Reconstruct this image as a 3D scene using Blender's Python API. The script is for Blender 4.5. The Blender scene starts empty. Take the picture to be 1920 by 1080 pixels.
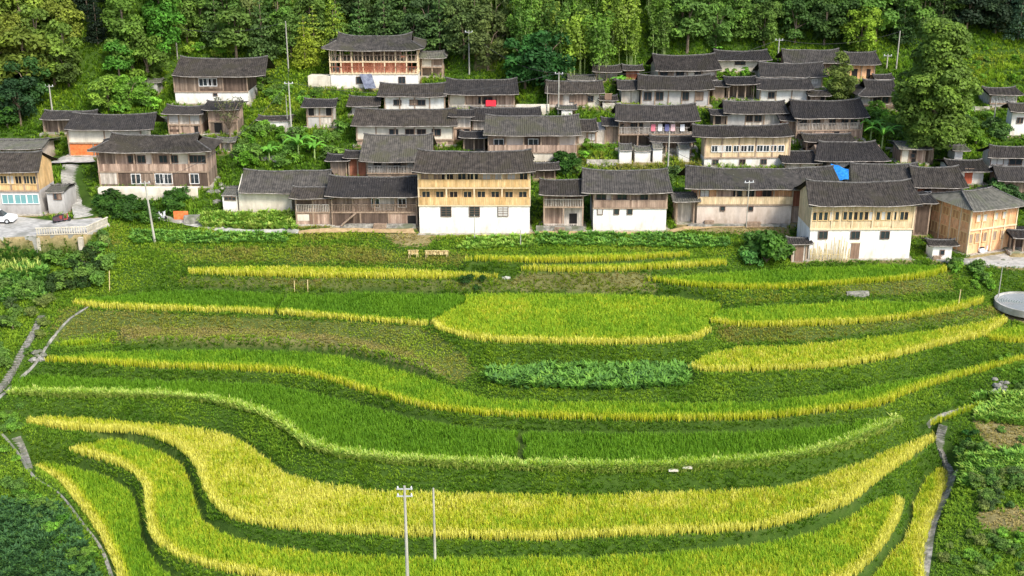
import bpy, math, random
import numpy as np
from math import radians, sin, cos, pi, tan
random.seed(7); rng = np.random.default_rng(7)
sc = bpy.context.scene
C = sc.collection

# ------------------------------------------------------------------ camera, world, sun
F = 2200.0; PITCH = radians(19.0); CZ = 72.3
cam = bpy.data.cameras.new('camera'); camo = bpy.data.objects.new('camera', cam); C.objects.link(camo)
camo.location = (0, 0, CZ); camo.rotation_euler = (radians(90) - PITCH, 0, 0)
cam.sensor_width = 36; cam.lens = F * 36 / 1920; cam.clip_end = 2000; cam.clip_start = 0.5
sc.camera = camo
SUN_EL, SUN_AZ = radians(46), radians(38)      # azimuth to the right behind the camera
w = bpy.data.worlds.new('World'); sc.world = w; w.use_nodes = True
nt = w.node_tree; nt.nodes.clear()
sky = nt.nodes.new('ShaderNodeTexSky'); sky.sky_type = 'NISHITA'; sky.sun_disc = False
sky.sun_elevation = SUN_EL; sky.sun_rotation = pi - SUN_AZ
sky.air_density = 1.0; sky.dust_density = 2.0
bg = nt.nodes.new('ShaderNodeBackground'); bg.inputs['Strength'].default_value = 0.15
wo = nt.nodes.new('ShaderNodeOutputWorld')
nt.links.new(sky.outputs[0], bg.inputs[0]); nt.links.new(bg.outputs[0], wo.inputs[0])
sd = bpy.data.lights.new('sun', 'SUN'); sd.energy = 2.3; sd.angle = radians(14); sd.color = (1.0, .95, .87)
so = bpy.data.objects.new('sun', sd); C.objects.link(so)
so.rotation_euler = (pi / 2 - SUN_EL, 0, SUN_AZ)
sc.view_settings.view_transform = 'Standard'; sc.view_settings.look = 'None'
sc.view_settings.exposure = 0.93; sc.view_settings.gamma = 1

# ------------------------------------------------------------------ rays (reading places off the photograph)
def ray(px, py):
    xc = (px - 960) / F; yc = (540 - py) / F
    return (xc, cos(PITCH) + yc * sin(PITCH), -sin(PITCH) + yc * cos(PITCH))
def atz(px, py, z):
    r = ray(px, py); t = (z - CZ) / r[2]
    return (r[0] * t, r[1] * t, z)
def atY(px, py, Y):
    r = ray(px, py); t = Y / r[1]
    return (r[0] * t, Y, CZ + r[2] * t)
def proj(X, Y, Z):
    dz = Z - CZ
    zc = Y * cos(PITCH) - dz * sin(PITCH); up = Y * sin(PITCH) + dz * cos(PITCH)
    return 960 + F * X / zc, 540 - F * up / zc
def ppm(Y, Z): return F / (Y * cos(PITCH) - (Z - CZ) * sin(PITCH))

# ------------------------------------------------------------------ tags
def tag(o, label=None, cat=None, group=None, kind=None):
    if label: o['label'] = label
    if cat: o['category'] = cat
    if group: o['group'] = group
    if kind: o['kind'] = kind
    return o
def empty(name, loc, rz=0, **k):
    o = bpy.data.objects.new(name, None); C.objects.link(o); o.location = loc; o.rotation_euler = (0, 0, rz)
    o.empty_display_size = .3
    return tag(o, **k)
def link(name, me, parent=None, loc=None, color=None):
    o = bpy.data.objects.new(name, me); C.objects.link(o)
    if parent: o.parent = parent
    if loc is not None: o.location = loc
    if color: o.color = (*color, 1)
    return o

# ------------------------------------------------------------------ materials
def mat(name, col, rough=.85, spec=.3):
    m = bpy.data.materials.new(name); m.use_nodes = True
    b = m.node_tree.nodes['Principled BSDF']
    b.inputs['Base Color'].default_value = (*col, 1); b.inputs['Roughness'].default_value = rough
    b.inputs['Specular IOR Level'].default_value = spec
    return m, m.node_tree, b
def N(nt, t, **k):
    n = nt.nodes.new(t)
    for a, v in k.items():
        if a in n.inputs: n.inputs[a].default_value = v
        else: setattr(n, a, v)
    return n
def ramp(nt, stops):
    r = nt.nodes.new('ShaderNodeValToRGB'); e = r.color_ramp.elements
    while len(e) > 1: e.remove(e[-1])
    e[0].position = stops[0][0]; e[0].color = (*stops[0][1], 1)
    for p, c in stops[1:]:
        x = e.new(p); x.color = (*c, 1)
    return r
def mixc(nt, fac, a, b, mode='MIX'):
    m = nt.nodes.new('ShaderNodeMix'); m.data_type = 'RGBA'; m.blend_type = mode
    L = nt.links.new
    if isinstance(fac, (int, float)): m.inputs[0].default_value = fac
    else: L(fac, m.inputs[0])
    for s, v in ((6, a), (7, b)):
        if isinstance(v, tuple): m.inputs[s].default_value = (*v, 1)
        else: L(v, m.inputs[s])
    return m.outputs[2]
def noisy(name, c1, c2, scale=3, rough=.9, spec=.2, stretch=None, c3=None, bump=0, detail=5, thr=(.35, .65)):
    m, t, b = mat(name, c1, rough, spec); L = t.links.new
    tc = N(t, 'ShaderNodeTexCoord'); oi = N(t, 'ShaderNodeObjectInfo')
    ad = N(t, 'ShaderNodeVectorMath', operation='ADD'); L(tc.outputs['Object'], ad.inputs[0])
    sclr = N(t, 'ShaderNodeVectorMath', operation='SCALE'); L(oi.outputs['Location'], sclr.inputs[0]); sclr.inputs[3].default_value = 1.37
    L(sclr.outputs[0], ad.inputs[1])
    mp = N(t, 'ShaderNodeMapping'); L(ad.outputs[0], mp.inputs[0])
    if stretch: mp.inputs['Scale'].default_value = stretch
    n = N(t, 'ShaderNodeTexNoise', Scale=scale, Detail=detail, Roughness=.65); L(mp.outputs[0], n.inputs[0])
    r = ramp(t, [(thr[0], c1), (thr[1], c2)]); L(n.outputs[0], r.inputs[0])
    out = r.outputs[0]
    if c3:
        n2 = N(t, 'ShaderNodeTexNoise', Scale=scale * .28, Detail=4); L(mp.outputs[0], n2.inputs[0])
        r2 = ramp(t, [(.5, (0, 0, 0)), (.62, (1, 1, 1))]); L(n2.outputs[0], r2.inputs[0])
        out = mixc(t, r2.outputs[0], out, c3)
    L(out, b.inputs['Base Color'])
    if bump:
        bp = N(t, 'ShaderNodeBump', Strength=bump, Distance=.05); L(n.outputs[0], bp.inputs['Height']); L(bp.outputs[0], b.inputs['Normal'])
    return m
def planks(name, c1, c2, pw=.24, stain=(.3, .3, .3)):
    m, t, b = mat(name, c1, .85, .15); L = t.links.new
    tc = N(t, 'ShaderNodeTexCoord'); sp = N(t, 'ShaderNodeSeparateXYZ'); L(tc.outputs['Object'], sp.inputs[0])
    a = N(t, 'ShaderNodeMath', operation='ADD'); L(sp.outputs[0], a.inputs[0]); L(sp.outputs[1], a.inputs[1])
    d = N(t, 'ShaderNodeMath', operation='DIVIDE'); L(a.outputs[0], d.inputs[0]); d.inputs[1].default_value = pw
    fl = N(t, 'ShaderNodeMath', operation='FLOOR'); L(d.outputs[0], fl.inputs[0])
    fr = N(t, 'ShaderNodeMath', operation='FRACT'); L(d.outputs[0], fr.inputs[0])
    wn = N(t, 'ShaderNodeTexWhiteNoise'); wn.noise_dimensions = '1D'
    oi = N(t, 'ShaderNodeObjectInfo'); a2 = N(t, 'ShaderNodeMath', operation='MULTIPLY_ADD'); L(oi.outputs['Random'], a2.inputs[0]); a2.inputs[1].default_value = 91; L(fl.outputs[0], a2.inputs[2])
    L(a2.outputs[0], wn.inputs['W'])
    base = mixc(t, wn.outputs[0], c1, c2)
    mp = N(t, 'ShaderNodeMapping'); mp.inputs['Scale'].default_value = (1.5, 1.5, .5); L(tc.outputs['Object'], mp.inputs[0])
    n = N(t, 'ShaderNodeTexNoise', Scale=1.6, Detail=6, Roughness=.7); L(mp.outputs[0], n.inputs[0])
    r = ramp(t, [(.3, (.5, .5, .5)), (.7, (1.25, 1.22, 1.2))]); L(n.outputs[0], r.inputs[0])
    o = mixc(t, .8, base, r.outputs[0], 'MULTIPLY')
    g = N(t, 'ShaderNodeMath', operation='LESS_THAN'); L(fr.outputs[0], g.inputs[0]); g.inputs[1].default_value = .1
    g2 = N(t, 'ShaderNodeMath', operation='MULTIPLY'); L(g.outputs[0], g2.inputs[0]); g2.inputs[1].default_value = .45
    o = mixc(t, g2.outputs[0], o, (c1[0] * .25, c1[1] * .25, c1[2] * .25))
    L(o, b.inputs['Base Color'])
    return m
def plaster(name, c, dirt):
    m, t, b = mat(name, c, .9, .15); L = t.links.new
    tc = N(t, 'ShaderNodeTexCoord'); mp = N(t, 'ShaderNodeMapping'); mp.inputs['Scale'].default_value = (1, 1, .35); L(tc.outputs['Object'], mp.inputs[0])
    n = N(t, 'ShaderNodeTexNoise', Scale=1.1, Detail=8, Roughness=.7); L(mp.outputs[0], n.inputs[0])
    r = ramp(t, [(.38, (0, 0, 0)), (.72, (.85, .85, .85))]); L(n.outputs[0], r.inputs[0])
    sp = N(t, 'ShaderNodeSeparateXYZ'); L(tc.outputs['Object'], sp.inputs[0])
    mr = N(t, 'ShaderNodeMapRange'); L(sp.outputs[2], mr.inputs[0]); mr.inputs[1].default_value = 1.3; mr.inputs[2].default_value = 0; mr.inputs[3].default_value = 0; mr.inputs[4].default_value = 1.0
    n3 = N(t, 'ShaderNodeTexNoise', Scale=2.5, Detail=5); L(tc.outputs['Object'], n3.inputs[0])
    mu = N(t, 'ShaderNodeMath', operation='MULTIPLY'); L(mr.outputs[0], mu.inputs[0]); L(n3.outputs[0], mu.inputs[1])
    ad = N(t, 'ShaderNodeMath', operation='ADD', use_clamp=True); L(mu.outputs[0], ad.inputs[0]); L(r.outputs[0], ad.inputs[1])
    L(mixc(t, ad.outputs[0], c, dirt), b.inputs['Base Color'])
    return m
M = {}
M['white'] = plaster('white_plaster', (.86, .84, .79), (.54, .5, .42))
M['cream'] = plaster('cream_plaster', (.74, .68, .55), (.45, .4, .31))
M['grey'] = plaster('grey_render', (.5, .48, .45), (.3, .28, .26))
M['pink'] = plaster('pinkish_render', (.66, .56, .47), (.38, .3, .23))
M['wnew'] = planks('new_timber', (.60, .38, .16), (.76, .54, .27))
M['worange'] = planks('orange_timber', (.72, .36, .17), (.86, .52, .29))
M['wpale'] = planks('pale_timber', (.62, .47, .27), (.76, .6, .38))
M['wold'] = planks('old_timber', (.16, .115, .085), (.34, .26, .195))
M['wpink'] = planks('weathered_timber', (.25, .17, .125), (.53, .39, .295))
M['wdark'] = planks('dark_timber', (.085, .06, .045), (.17, .12, .09))
M['wgrey'] = planks('grey_timber', (.42, .37, .31), (.70, .64, .55))
M['wred'] = planks('red_timber', (.26, .09, .05), (.42, .17, .1))
M['post'] = noisy('post_timber', (.24, .17, .12), (.42, .31, .22), 3, stretch=(1, 1, .3))
M['postpale'] = noisy('pale_post_timber', (.60, .46, .28), (.74, .6, .4), 3)
M['dark'] = mat('dark_opening', (.016, .014, .013), .6, .3)[0]
def tile(name, a, b_, c):
    m = noisy(name, a, b_, 1.6, rough=.85, spec=.25, c3=c, detail=10, thr=(.36, .7), bump=.3); t = m.node_tree; L = t.links.new; b = t.nodes['Principled BSDF']
    src = b.inputs['Base Color'].links[0].from_socket; oi = N(t, 'ShaderNodeObjectInfo'); r = ramp(t, [(0, (.7, .68, .66)), (.35, (.95, .93, .9)), (.7, (1.2, 1.18, 1.1)), (1, (1.45, 1.38, 1.25))]); L(oi.outputs['Random'], r.inputs[0])
    o = mixc(t, 1.0, src, r.outputs[0], 'MULTIPLY'); tc = N(t, 'ShaderNodeTexCoord'); n = N(t, 'ShaderNodeTexNoise', Scale=7, Detail=3); L(tc.outputs['Object'], n.inputs[0])
    r2 = ramp(t, [(.66, (0, 0, 0)), (.72, (1, 1, 1))]); L(n.outputs[0], r2.inputs[0]); f = N(t, 'ShaderNodeMath', operation='MULTIPLY'); L(r2.outputs[0], f.inputs[0]); f.inputs[1].default_value = .55
    L(mixc(t, f.outputs[0], o, (.24, .23, .2)), b.inputs['Base Color']); return m
M['tile'] = tile('slate_tiles', (.018, .0155, .0135), (.060, .052, .045), (.034, .03, .022))
M['tilel'] = tile('greyer_tiles', (.036, .034, .031), (.108, .098, .086), (.06, .058, .04))
M['tiled'] = tile('blackened_tiles', (.016, .015, .015), (.048, .043, .04), (.03, .027, .024))
M['tileg'] = tile('pale_grey_tiles', (.07, .07, .06), (.15, .145, .125), (.10, .105, .075))
M['ridge'] = noisy('ridge_mortar', (.05, .048, .045), (.17, .16, .145), 4)
M['fascia'] = noisy('fascia', (.14, .12, .1), (.42, .38, .33), 1.2)
M['frame_w'] = mat('white_frame', (.78, .76, .72), .5)[0]
M['frame_y'] = mat('yellow_frame', (.72, .5, .24), .6)[0]
M['frame_b'] = mat('brown_frame', (.16, .1, .07), .7)[0]
gm, gt, gb = mat('window_glass', (.03, .04, .045), .12, .6); M['glass'] = gm
gm, gt, gb = mat('teal_glass', (.16, .34, .34), .15, .6); M['teal'] = gm
M['amber'] = planks('amber_panel', (.5, .27, .12), (.62, .36, .18), .15); M['curtain'] = mat('pale_curtain', (.5, .48, .44), .8)[0]; M['board'] = planks('window_board', (.25, .18, .13), (.4, .3, .22), .15)
M['coral'] = planks('coral_boards', (.6, .22, .13), (.78, .42, .3))
M['door'] = planks('door_boards', (.2, .13, .09), (.3, .2, .14), .15)
M['doorred'] = planks('red_door', (.45, .1, .06), (.55, .16, .08), .2)
M['conc'] = noisy('concrete', (.30, .29, .26), (.5, .48, .43), 1.4, c3=(.24, .235, .2), bump=.2)
M['stone'] = noisy('field_stone', (.12, .115, .1), (.36, .34, .29), 2.5, c3=(.14, .15, .1), bump=.5)
M['plinth'] = noisy('plinth_stone', (.22, .2, .165), (.55, .5, .42), 3.2, c3=(.2, .21, .12), bump=.5)
M['pole'] = noisy('concrete_pole', (.30, .285, .235), (.46, .44, .37), 2, stretch=(1, 1, .2))
M['metal'] = mat('galvanised_metal', (.45, .46, .46), .45)[0]
M['insul'] = mat('porcelain', (.7, .7, .68), .3)[0]
M['bark'] = noisy('bark', (.12, .085, .055), (.27, .21, .15), 4, stretch=(1, 1, .25), bump=.5)
M['culm'] = noisy('bamboo_culm', (.2, .3, .07), (.42, .5, .2), 3)
M['straw'] = noisy('straw', (.5, .38, .16), (.74, .6, .33), 6)
M['blue'] = noisy('blue_tarpaulin', (.01, .13, .42), (.03, .24, .6), 3, rough=.5)
M['tarp'] = noisy('dark_tarpaulin', (.09, .1, .14), (.2, .22, .27), 2, rough=.5)
M['redcloth'] = mat('red_cloth', (.75, .03, .05), .8)[0]
M['orange'] = noisy('orange_sheet', (.6, .14, .04), (.75, .25, .08), 3)
M['soil'] = noisy('bare_soil', (.3, .2, .1), (.46, .34, .18), 2)

def leafmat(name, stops, transl=.3, use_obj=False, attr='ripe', rough=.6):
    m = bpy.data.materials.new(name); m.use_nodes = True; t = m.node_tree; L = t.links.new
    t.nodes.clear(); out = N(t, 'ShaderNodeOutputMaterial')
    a = N(t, 'ShaderNodeAttribute'); a.attribute_name = attr; a.attribute_type = 'GEOMETRY'
    r = ramp(t, stops); L(a.outputs['Fac'], r.inputs[0]); col = r.outputs[0]
    if use_obj:
        oi = N(t, 'ShaderNodeObjectInfo'); col = mixc(t, 1.0, col, oi.outputs['Color'], 'MULTIPLY')
    p = N(t, 'ShaderNodeBsdfPrincipled', Roughness=rough); p.inputs['Specular IOR Level'].default_value = .18
    tr = N(t, 'ShaderNodeBsdfTranslucent'); mx = N(t, 'ShaderNodeMixShader'); mx.inputs[0].default_value = transl
    L(col, p.inputs['Base Color']); L(col, tr.inputs['Color'])
    L(p.outputs[0], mx.inputs[1]); L(tr.outputs[0], mx.inputs[2]); L(mx.outputs[0], out.inputs[0])
    return m
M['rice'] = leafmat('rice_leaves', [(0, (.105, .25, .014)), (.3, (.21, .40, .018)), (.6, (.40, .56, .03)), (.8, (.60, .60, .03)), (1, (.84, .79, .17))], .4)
M['grass'] = leafmat('grass_leaves', [(0, (.095, .215, .014)), (.2, (.19, .335, .022)), (.4, (.33, .48, .03)), (.6, (.32, .34, .05)), (.8, (.36, .31, .08)), (1, (.55, .44, .18))], .4)
M['herb'] = leafmat('herb_leaves', [(0, (.05, .125, .04)), (.5, (.18, .38, .05)), (.8, (.34, .50, .07)), (1, (.55, .62, .15))], .25)
M['leaf'] = leafmat('tree_leaves', [(0, (.66, .66, .66)), (.5, (.9, .9, .9)), (1, (1.5, 1.45, 1.2))], .35, True, 'tone')

# ------------------------------------------------------------------ mesh helpers
class MB:
    def __init__(s): s.v = []; s.f = []
    def add(s, vs, fs):
        k = len(s.v); s.v += [tuple(v) for v in vs]; s.f += [tuple(i + k for i in f) for f in fs]; return s
    def box(s, x0, x1, y0, y1, z0, z1):
        return s.add([(x0, y0, z0), (x1, y0, z0), (x1, y1, z0), (x0, y1, z0), (x0, y0, z1), (x1, y0, z1), (x1, y1, z1), (x0, y1, z1)],
                     [(0, 3, 2, 1), (4, 5, 6, 7), (0, 1, 5, 4), (1, 2, 6, 5), (2, 3, 7, 6), (3, 0, 4, 7)])
    def tube(s, pts, rs, n=6, cap=True):
        pts = [np.array(p, float) for p in pts]; k0 = len(s.v)
        for i, p in enumerate(pts):
            d = pts[min(i + 1, len(pts) - 1)] - pts[max(i - 1, 0)]; d /= (np.linalg.norm(d) + 1e-9)
            a = np.cross(d, (0, 1, 0) if abs(d[1]) < .9 else (1, 0, 0)); a /= np.linalg.norm(a); b = np.cross(d, a)
            r = rs[i] if hasattr(rs, '__len__') else rs
            for j in range(n):
                t = 2 * pi * j / n; s.v.append(tuple(p + r * (cos(t) * a + sin(t) * b)))
        for i in range(len(pts) - 1):
            for j in range(n):
                q = (j + 1) % n; s.f.append((k0 + i * n + j, k0 + i * n + q, k0 + (i + 1) * n + q, k0 + (i + 1) * n + j))
        if cap:
            s.f.append(tuple(k0 + j for j in range(n))[::-1]); s.f.append(tuple(k0 + (len(pts) - 1) * n + j for j in range(n)))
        return s
    def me(s, name, m):
        me = bpy.data.meshes.new(name); me.from_pydata(s.v, [], s.f); me.materials.append(m); me.update(); return me
    def build(s, name, m, parent=None, loc=None):
        return link(name, s.me(name, m), parent, loc)
def npmesh(name, V, T, m, attrs={}):
    k = T.shape[1]; me = bpy.data.meshes.new(name)
    me.vertices.add(len(V)); me.vertices.foreach_set('co', np.ascontiguousarray(V, np.float32).ravel())
    me.loops.add(T.size); me.loops.foreach_set('vertex_index', T.astype(np.int32).ravel())
    me.polygons.add(len(T)); me.polygons.foreach_set('loop_start', np.arange(0, T.size, k, dtype=np.int32))
    me.materials.append(m)
    for a, arr in attrs.items():
        at = me.attributes.new(a, 'FLOAT', 'POINT'); at.data.foreach_set('value', arr.astype(np.float32))
    me.update(calc_edges=True); return me
def smooth_line(pts, n=90):
    p = np.array(pts, float)
    if len(p) == 2: p = np.array([p[0], (p[0] + p[1]) / 2, p[1]])
    d = np.r_[0, np.cumsum(np.linalg.norm(np.diff(p, axis=0), axis=1))]
    q = np.vstack([2 * p[0] - p[1], p, 2 * p[-1] - p[-2]]); t = np.linspace(0, d[-1], n); out = []
    for s in t:
        i = min(max(np.searchsorted(d, s) - 1, 0), len(p) - 2); u = (s - d[i]) / max(d[i + 1] - d[i], 1e-9)
        a, b, c, e = q[i], q[i + 1], q[i + 2], q[i + 3]
        out.append(.5 * (2 * b + (c - a) * u + (2 * a - 5 * b + 4 * c - e) * u * u + (3 * b - a - 3 * c + e) * u ** 3))
    return np.array(out)
def inside(P, X, Y):
    P = np.asarray(P); r = np.zeros(X.shape, bool); j = len(P) - 1
    for i in range(len(P)):
        xi, yi = P[i][0], P[i][1]; xj, yj = P[j][0], P[j][1]
        if yi != yj: r ^= ((yi > Y) != (yj > Y)) & (X < (xj - xi) * (Y - yi) / (yj - yi) + xi)
        j = i
    return r
def dist_line(L, X, Y):
    d = np.full(X.shape, 1e9)
    for a, b in zip(L[:-1], L[1:]):
        v = b[:2] - a[:2]; l = v @ v + 1e-9
        t = np.clip(((X - a[0]) * v[0] + (Y - a[1]) * v[1]) / l, 0, 1)
        d = np.minimum(d, (X - a[0] - t * v[0]) ** 2 + (Y - a[1] - t * v[1]) ** 2)
    return np.sqrt(d)
def vnoise(X, Y, s, seed=0):
    g = np.random.default_rng(seed).random((64, 64)); x = X / s; y = Y / s
    i = np.floor(x).astype(int); j = np.floor(y).astype(int); u = x - i; v = y - j; u = u * u * (3 - 2 * u); v = v * v * (3 - 2 * v)
    G = lambda a, b: g[a % 64, b % 64]
    return (G(i, j) * (1 - u) + G(i + 1, j) * u) * (1 - v) + (G(i, j + 1) * (1 - u) + G(i + 1, j + 1) * u) * v

# ------------------------------------------------------------------ the slope and the terraces
FEDGE = [(-300, 200), (0, 215), (120, 195), (200, 185), (300, 160), (330, 112), (500, 128), (600, 118), (700, 100), (830, 125), (950, 165), (1050, 152), (1200, 128), (1350, 98), (1500, 95), (1650, 100), (1800, 90), (1920, 90), (2300, 90)]
SL = .33
def slopeY(py):          # distance at which the ray of this row meets the village slope
    r = ray(960, py); q = r[2] / r[1]; return (CZ - 32.5 + SL * 136.5) / (SL - q)
fe = np.array([(atY(px, py, slopeY(py))[0], slopeY(py)) for px, py in FEDGE])
def base_h(X, Y):
    f_ = np.interp(Y, [0, 60, 70, 80, 86, 92, 99.5, 104, 111, 118, 126, 129, 136.5], [2, 13, 16.3, 19.4, 21, 22, 23.8, 24.9, 26.2, 27.6, 29.1, 31, 32.5])
    ye = np.interp(X, fe[:, 0], fe[:, 1])
    b = 32.5 + SL * (Y - 136.5) + .62 * np.clip(Y - ye, 0, 30)
    return np.where(Y < 136.5, f_, b)
xs = np.r_[np.arange(-300, -94, 4.0), np.arange(-92, -56, .5), np.arange(-56, 58, .25), np.arange(58, 92, .5), np.arange(94, 302, 4.0)]
ys = np.r_[np.arange(-20, 72, 3.0), np.arange(72, 78, .5), np.arange(78, 140, .25), np.arange(140, 198, .5), np.arange(198, 232, 1.5), np.arange(234, 420, 6.0)]
GX, GY = np.meshgrid(xs, ys, indexing='ij')
Zg = base_h(GX, GY); FIX = np.zeros(Zg.shape, bool); OCC = np.zeros(Zg.shape, np.uint8)
FIELDS = {   # name: (height, front line = foot of the crop, back line = canopy, ripeness, rim yellow (riper edge plus painted sunlit front), label)
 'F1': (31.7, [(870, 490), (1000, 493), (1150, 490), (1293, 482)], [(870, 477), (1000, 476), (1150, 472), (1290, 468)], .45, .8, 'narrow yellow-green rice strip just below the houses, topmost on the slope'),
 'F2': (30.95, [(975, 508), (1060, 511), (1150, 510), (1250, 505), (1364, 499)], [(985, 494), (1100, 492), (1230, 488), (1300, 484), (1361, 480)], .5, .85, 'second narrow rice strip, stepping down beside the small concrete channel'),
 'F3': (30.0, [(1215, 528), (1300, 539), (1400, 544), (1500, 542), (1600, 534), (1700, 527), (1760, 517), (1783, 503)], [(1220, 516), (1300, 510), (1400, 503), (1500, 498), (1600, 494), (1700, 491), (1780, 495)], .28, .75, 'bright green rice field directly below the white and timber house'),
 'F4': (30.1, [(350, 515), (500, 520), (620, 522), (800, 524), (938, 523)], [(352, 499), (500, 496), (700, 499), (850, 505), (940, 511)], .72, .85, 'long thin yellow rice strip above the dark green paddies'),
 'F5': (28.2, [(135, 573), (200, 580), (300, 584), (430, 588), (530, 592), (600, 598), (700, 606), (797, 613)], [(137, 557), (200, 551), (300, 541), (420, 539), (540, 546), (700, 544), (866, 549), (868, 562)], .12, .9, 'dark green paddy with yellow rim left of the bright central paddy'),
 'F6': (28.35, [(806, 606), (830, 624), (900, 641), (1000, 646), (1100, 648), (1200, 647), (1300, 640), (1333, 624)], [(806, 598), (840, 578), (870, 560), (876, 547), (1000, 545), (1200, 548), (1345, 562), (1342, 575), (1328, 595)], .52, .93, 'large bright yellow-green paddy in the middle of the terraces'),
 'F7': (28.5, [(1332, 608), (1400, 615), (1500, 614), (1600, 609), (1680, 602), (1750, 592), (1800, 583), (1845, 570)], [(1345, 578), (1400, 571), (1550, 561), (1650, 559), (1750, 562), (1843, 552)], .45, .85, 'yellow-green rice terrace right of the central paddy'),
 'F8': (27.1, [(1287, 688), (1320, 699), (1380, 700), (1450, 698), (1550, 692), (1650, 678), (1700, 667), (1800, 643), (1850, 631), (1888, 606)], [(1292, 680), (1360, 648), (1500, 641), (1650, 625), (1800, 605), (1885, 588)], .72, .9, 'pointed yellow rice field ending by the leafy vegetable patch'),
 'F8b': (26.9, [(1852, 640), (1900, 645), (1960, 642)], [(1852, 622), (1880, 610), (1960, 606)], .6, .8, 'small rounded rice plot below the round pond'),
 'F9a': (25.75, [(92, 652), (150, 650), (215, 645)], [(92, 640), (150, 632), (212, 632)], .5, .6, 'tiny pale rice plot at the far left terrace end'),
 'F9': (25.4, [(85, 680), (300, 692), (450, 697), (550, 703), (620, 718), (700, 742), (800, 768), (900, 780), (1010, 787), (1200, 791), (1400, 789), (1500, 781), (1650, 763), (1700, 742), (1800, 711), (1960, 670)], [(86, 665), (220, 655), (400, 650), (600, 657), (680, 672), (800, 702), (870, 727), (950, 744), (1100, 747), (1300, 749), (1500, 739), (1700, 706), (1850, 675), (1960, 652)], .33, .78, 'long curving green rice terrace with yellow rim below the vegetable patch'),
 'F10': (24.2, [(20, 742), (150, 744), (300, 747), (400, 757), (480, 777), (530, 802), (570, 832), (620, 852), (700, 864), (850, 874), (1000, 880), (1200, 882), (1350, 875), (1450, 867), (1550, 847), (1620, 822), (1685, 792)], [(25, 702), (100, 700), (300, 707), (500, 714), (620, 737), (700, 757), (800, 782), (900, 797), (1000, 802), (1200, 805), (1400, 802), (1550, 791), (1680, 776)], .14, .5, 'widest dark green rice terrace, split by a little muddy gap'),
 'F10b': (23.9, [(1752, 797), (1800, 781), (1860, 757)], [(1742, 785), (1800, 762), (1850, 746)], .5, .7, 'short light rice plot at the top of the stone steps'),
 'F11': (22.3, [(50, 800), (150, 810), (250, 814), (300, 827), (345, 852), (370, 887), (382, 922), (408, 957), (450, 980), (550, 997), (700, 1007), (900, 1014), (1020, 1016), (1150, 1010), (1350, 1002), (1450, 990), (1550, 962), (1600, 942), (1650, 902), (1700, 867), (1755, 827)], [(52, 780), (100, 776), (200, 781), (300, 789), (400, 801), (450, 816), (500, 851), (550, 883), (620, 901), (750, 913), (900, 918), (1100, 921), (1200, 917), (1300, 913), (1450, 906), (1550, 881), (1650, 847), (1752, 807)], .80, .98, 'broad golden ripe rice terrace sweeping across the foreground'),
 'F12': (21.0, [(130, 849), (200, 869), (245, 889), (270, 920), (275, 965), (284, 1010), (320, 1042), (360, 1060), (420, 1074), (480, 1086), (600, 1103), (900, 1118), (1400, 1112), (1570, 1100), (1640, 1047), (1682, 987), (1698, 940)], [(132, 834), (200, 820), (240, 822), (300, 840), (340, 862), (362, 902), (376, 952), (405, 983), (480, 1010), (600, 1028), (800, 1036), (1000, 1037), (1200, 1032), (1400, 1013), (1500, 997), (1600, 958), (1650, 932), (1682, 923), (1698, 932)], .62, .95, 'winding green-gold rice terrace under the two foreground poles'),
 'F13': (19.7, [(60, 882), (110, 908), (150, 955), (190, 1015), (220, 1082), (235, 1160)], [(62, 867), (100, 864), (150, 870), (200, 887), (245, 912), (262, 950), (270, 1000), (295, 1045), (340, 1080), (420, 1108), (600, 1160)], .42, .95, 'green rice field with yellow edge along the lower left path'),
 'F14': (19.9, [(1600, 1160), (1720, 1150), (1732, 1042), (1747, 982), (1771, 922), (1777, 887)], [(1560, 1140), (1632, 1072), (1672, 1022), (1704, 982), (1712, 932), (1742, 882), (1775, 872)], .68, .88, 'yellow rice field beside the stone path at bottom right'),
}
RIM = {}; BACK = {}
WPOLY = {}
for k, (h, fr, bk, rp, rm, lab) in FIELDS.items():
    f_ = smooth_line(fr, 120); b_ = smooth_line(bk, 120)
    fw = np.array([atz(x, y, h) for x, y in f_]); bw = np.array([atz(x, y, h + .75) for x, y in b_])
    RIM[k] = fw; BACK[k] = bw; WPOLY[k] = np.vstack([fw[:, :2], bw[::-1, :2]])
def dil(m, n=1):
    for _ in range(n):
        q = m.copy(); q[1:] |= m[:-1]; q[:-1] |= m[1:]; q[:, 1:] |= m[:, :-1]; q[:, :-1] |= m[:, 1:]; m = q
    return m
order = sorted(FIELDS, key=lambda k: -FIELDS[k][0])
for k in order[::-1]:
    m0 = inside(WPOLY[k], GX, GY); m = dil(m0) & ~FIX
    Zg[m] = FIELDS[k][0]; FIX |= m; OCC[m0] = 1
def flat(pxpoly, h, occ=0):
    P = [atz(x, y, h)[:2] for x, y in pxpoly]
    m = inside(P, GX, GY) & ~FIX; Zg[m] = h; FIX[m] = True; OCC[m] = occ; return P
TAN = flat([(225, 612), (330, 612), (500, 618), (650, 632), (760, 655), (820, 690), (700, 664), (600, 648), (400, 640), (235, 634)], 27.0)
VEG = flat([(905, 700), (1000, 690), (1150, 690), (1290, 688), (1300, 722), (1200, 732), (1000, 730), (920, 722)], 26.4, 4)
ROAD = flat([(-160, 400), (0, 402), (100, 414), (190, 408), (205, 420), (165, 440), (70, 443), (0, 447), (-160, 450)], 33.6, 3)
flat([(-160, 478), (70, 476), (165, 468), (178, 470), (165, 500), (70, 508), (-160, 512)], 30.3)
YARD = flat([(1730, 482), (1810, 486), (1905, 470), (2000, 468), (2000, 500), (1900, 502), (1800, 495)], 30.75, 3)
PONDC = atz(1928, 572, 28.2); m = np.hypot(GX - PONDC[0], GY - PONDC[1]) < 3.5; Zg[m] = 27.4; FIX |= m; OCC[m] = 3

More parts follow.
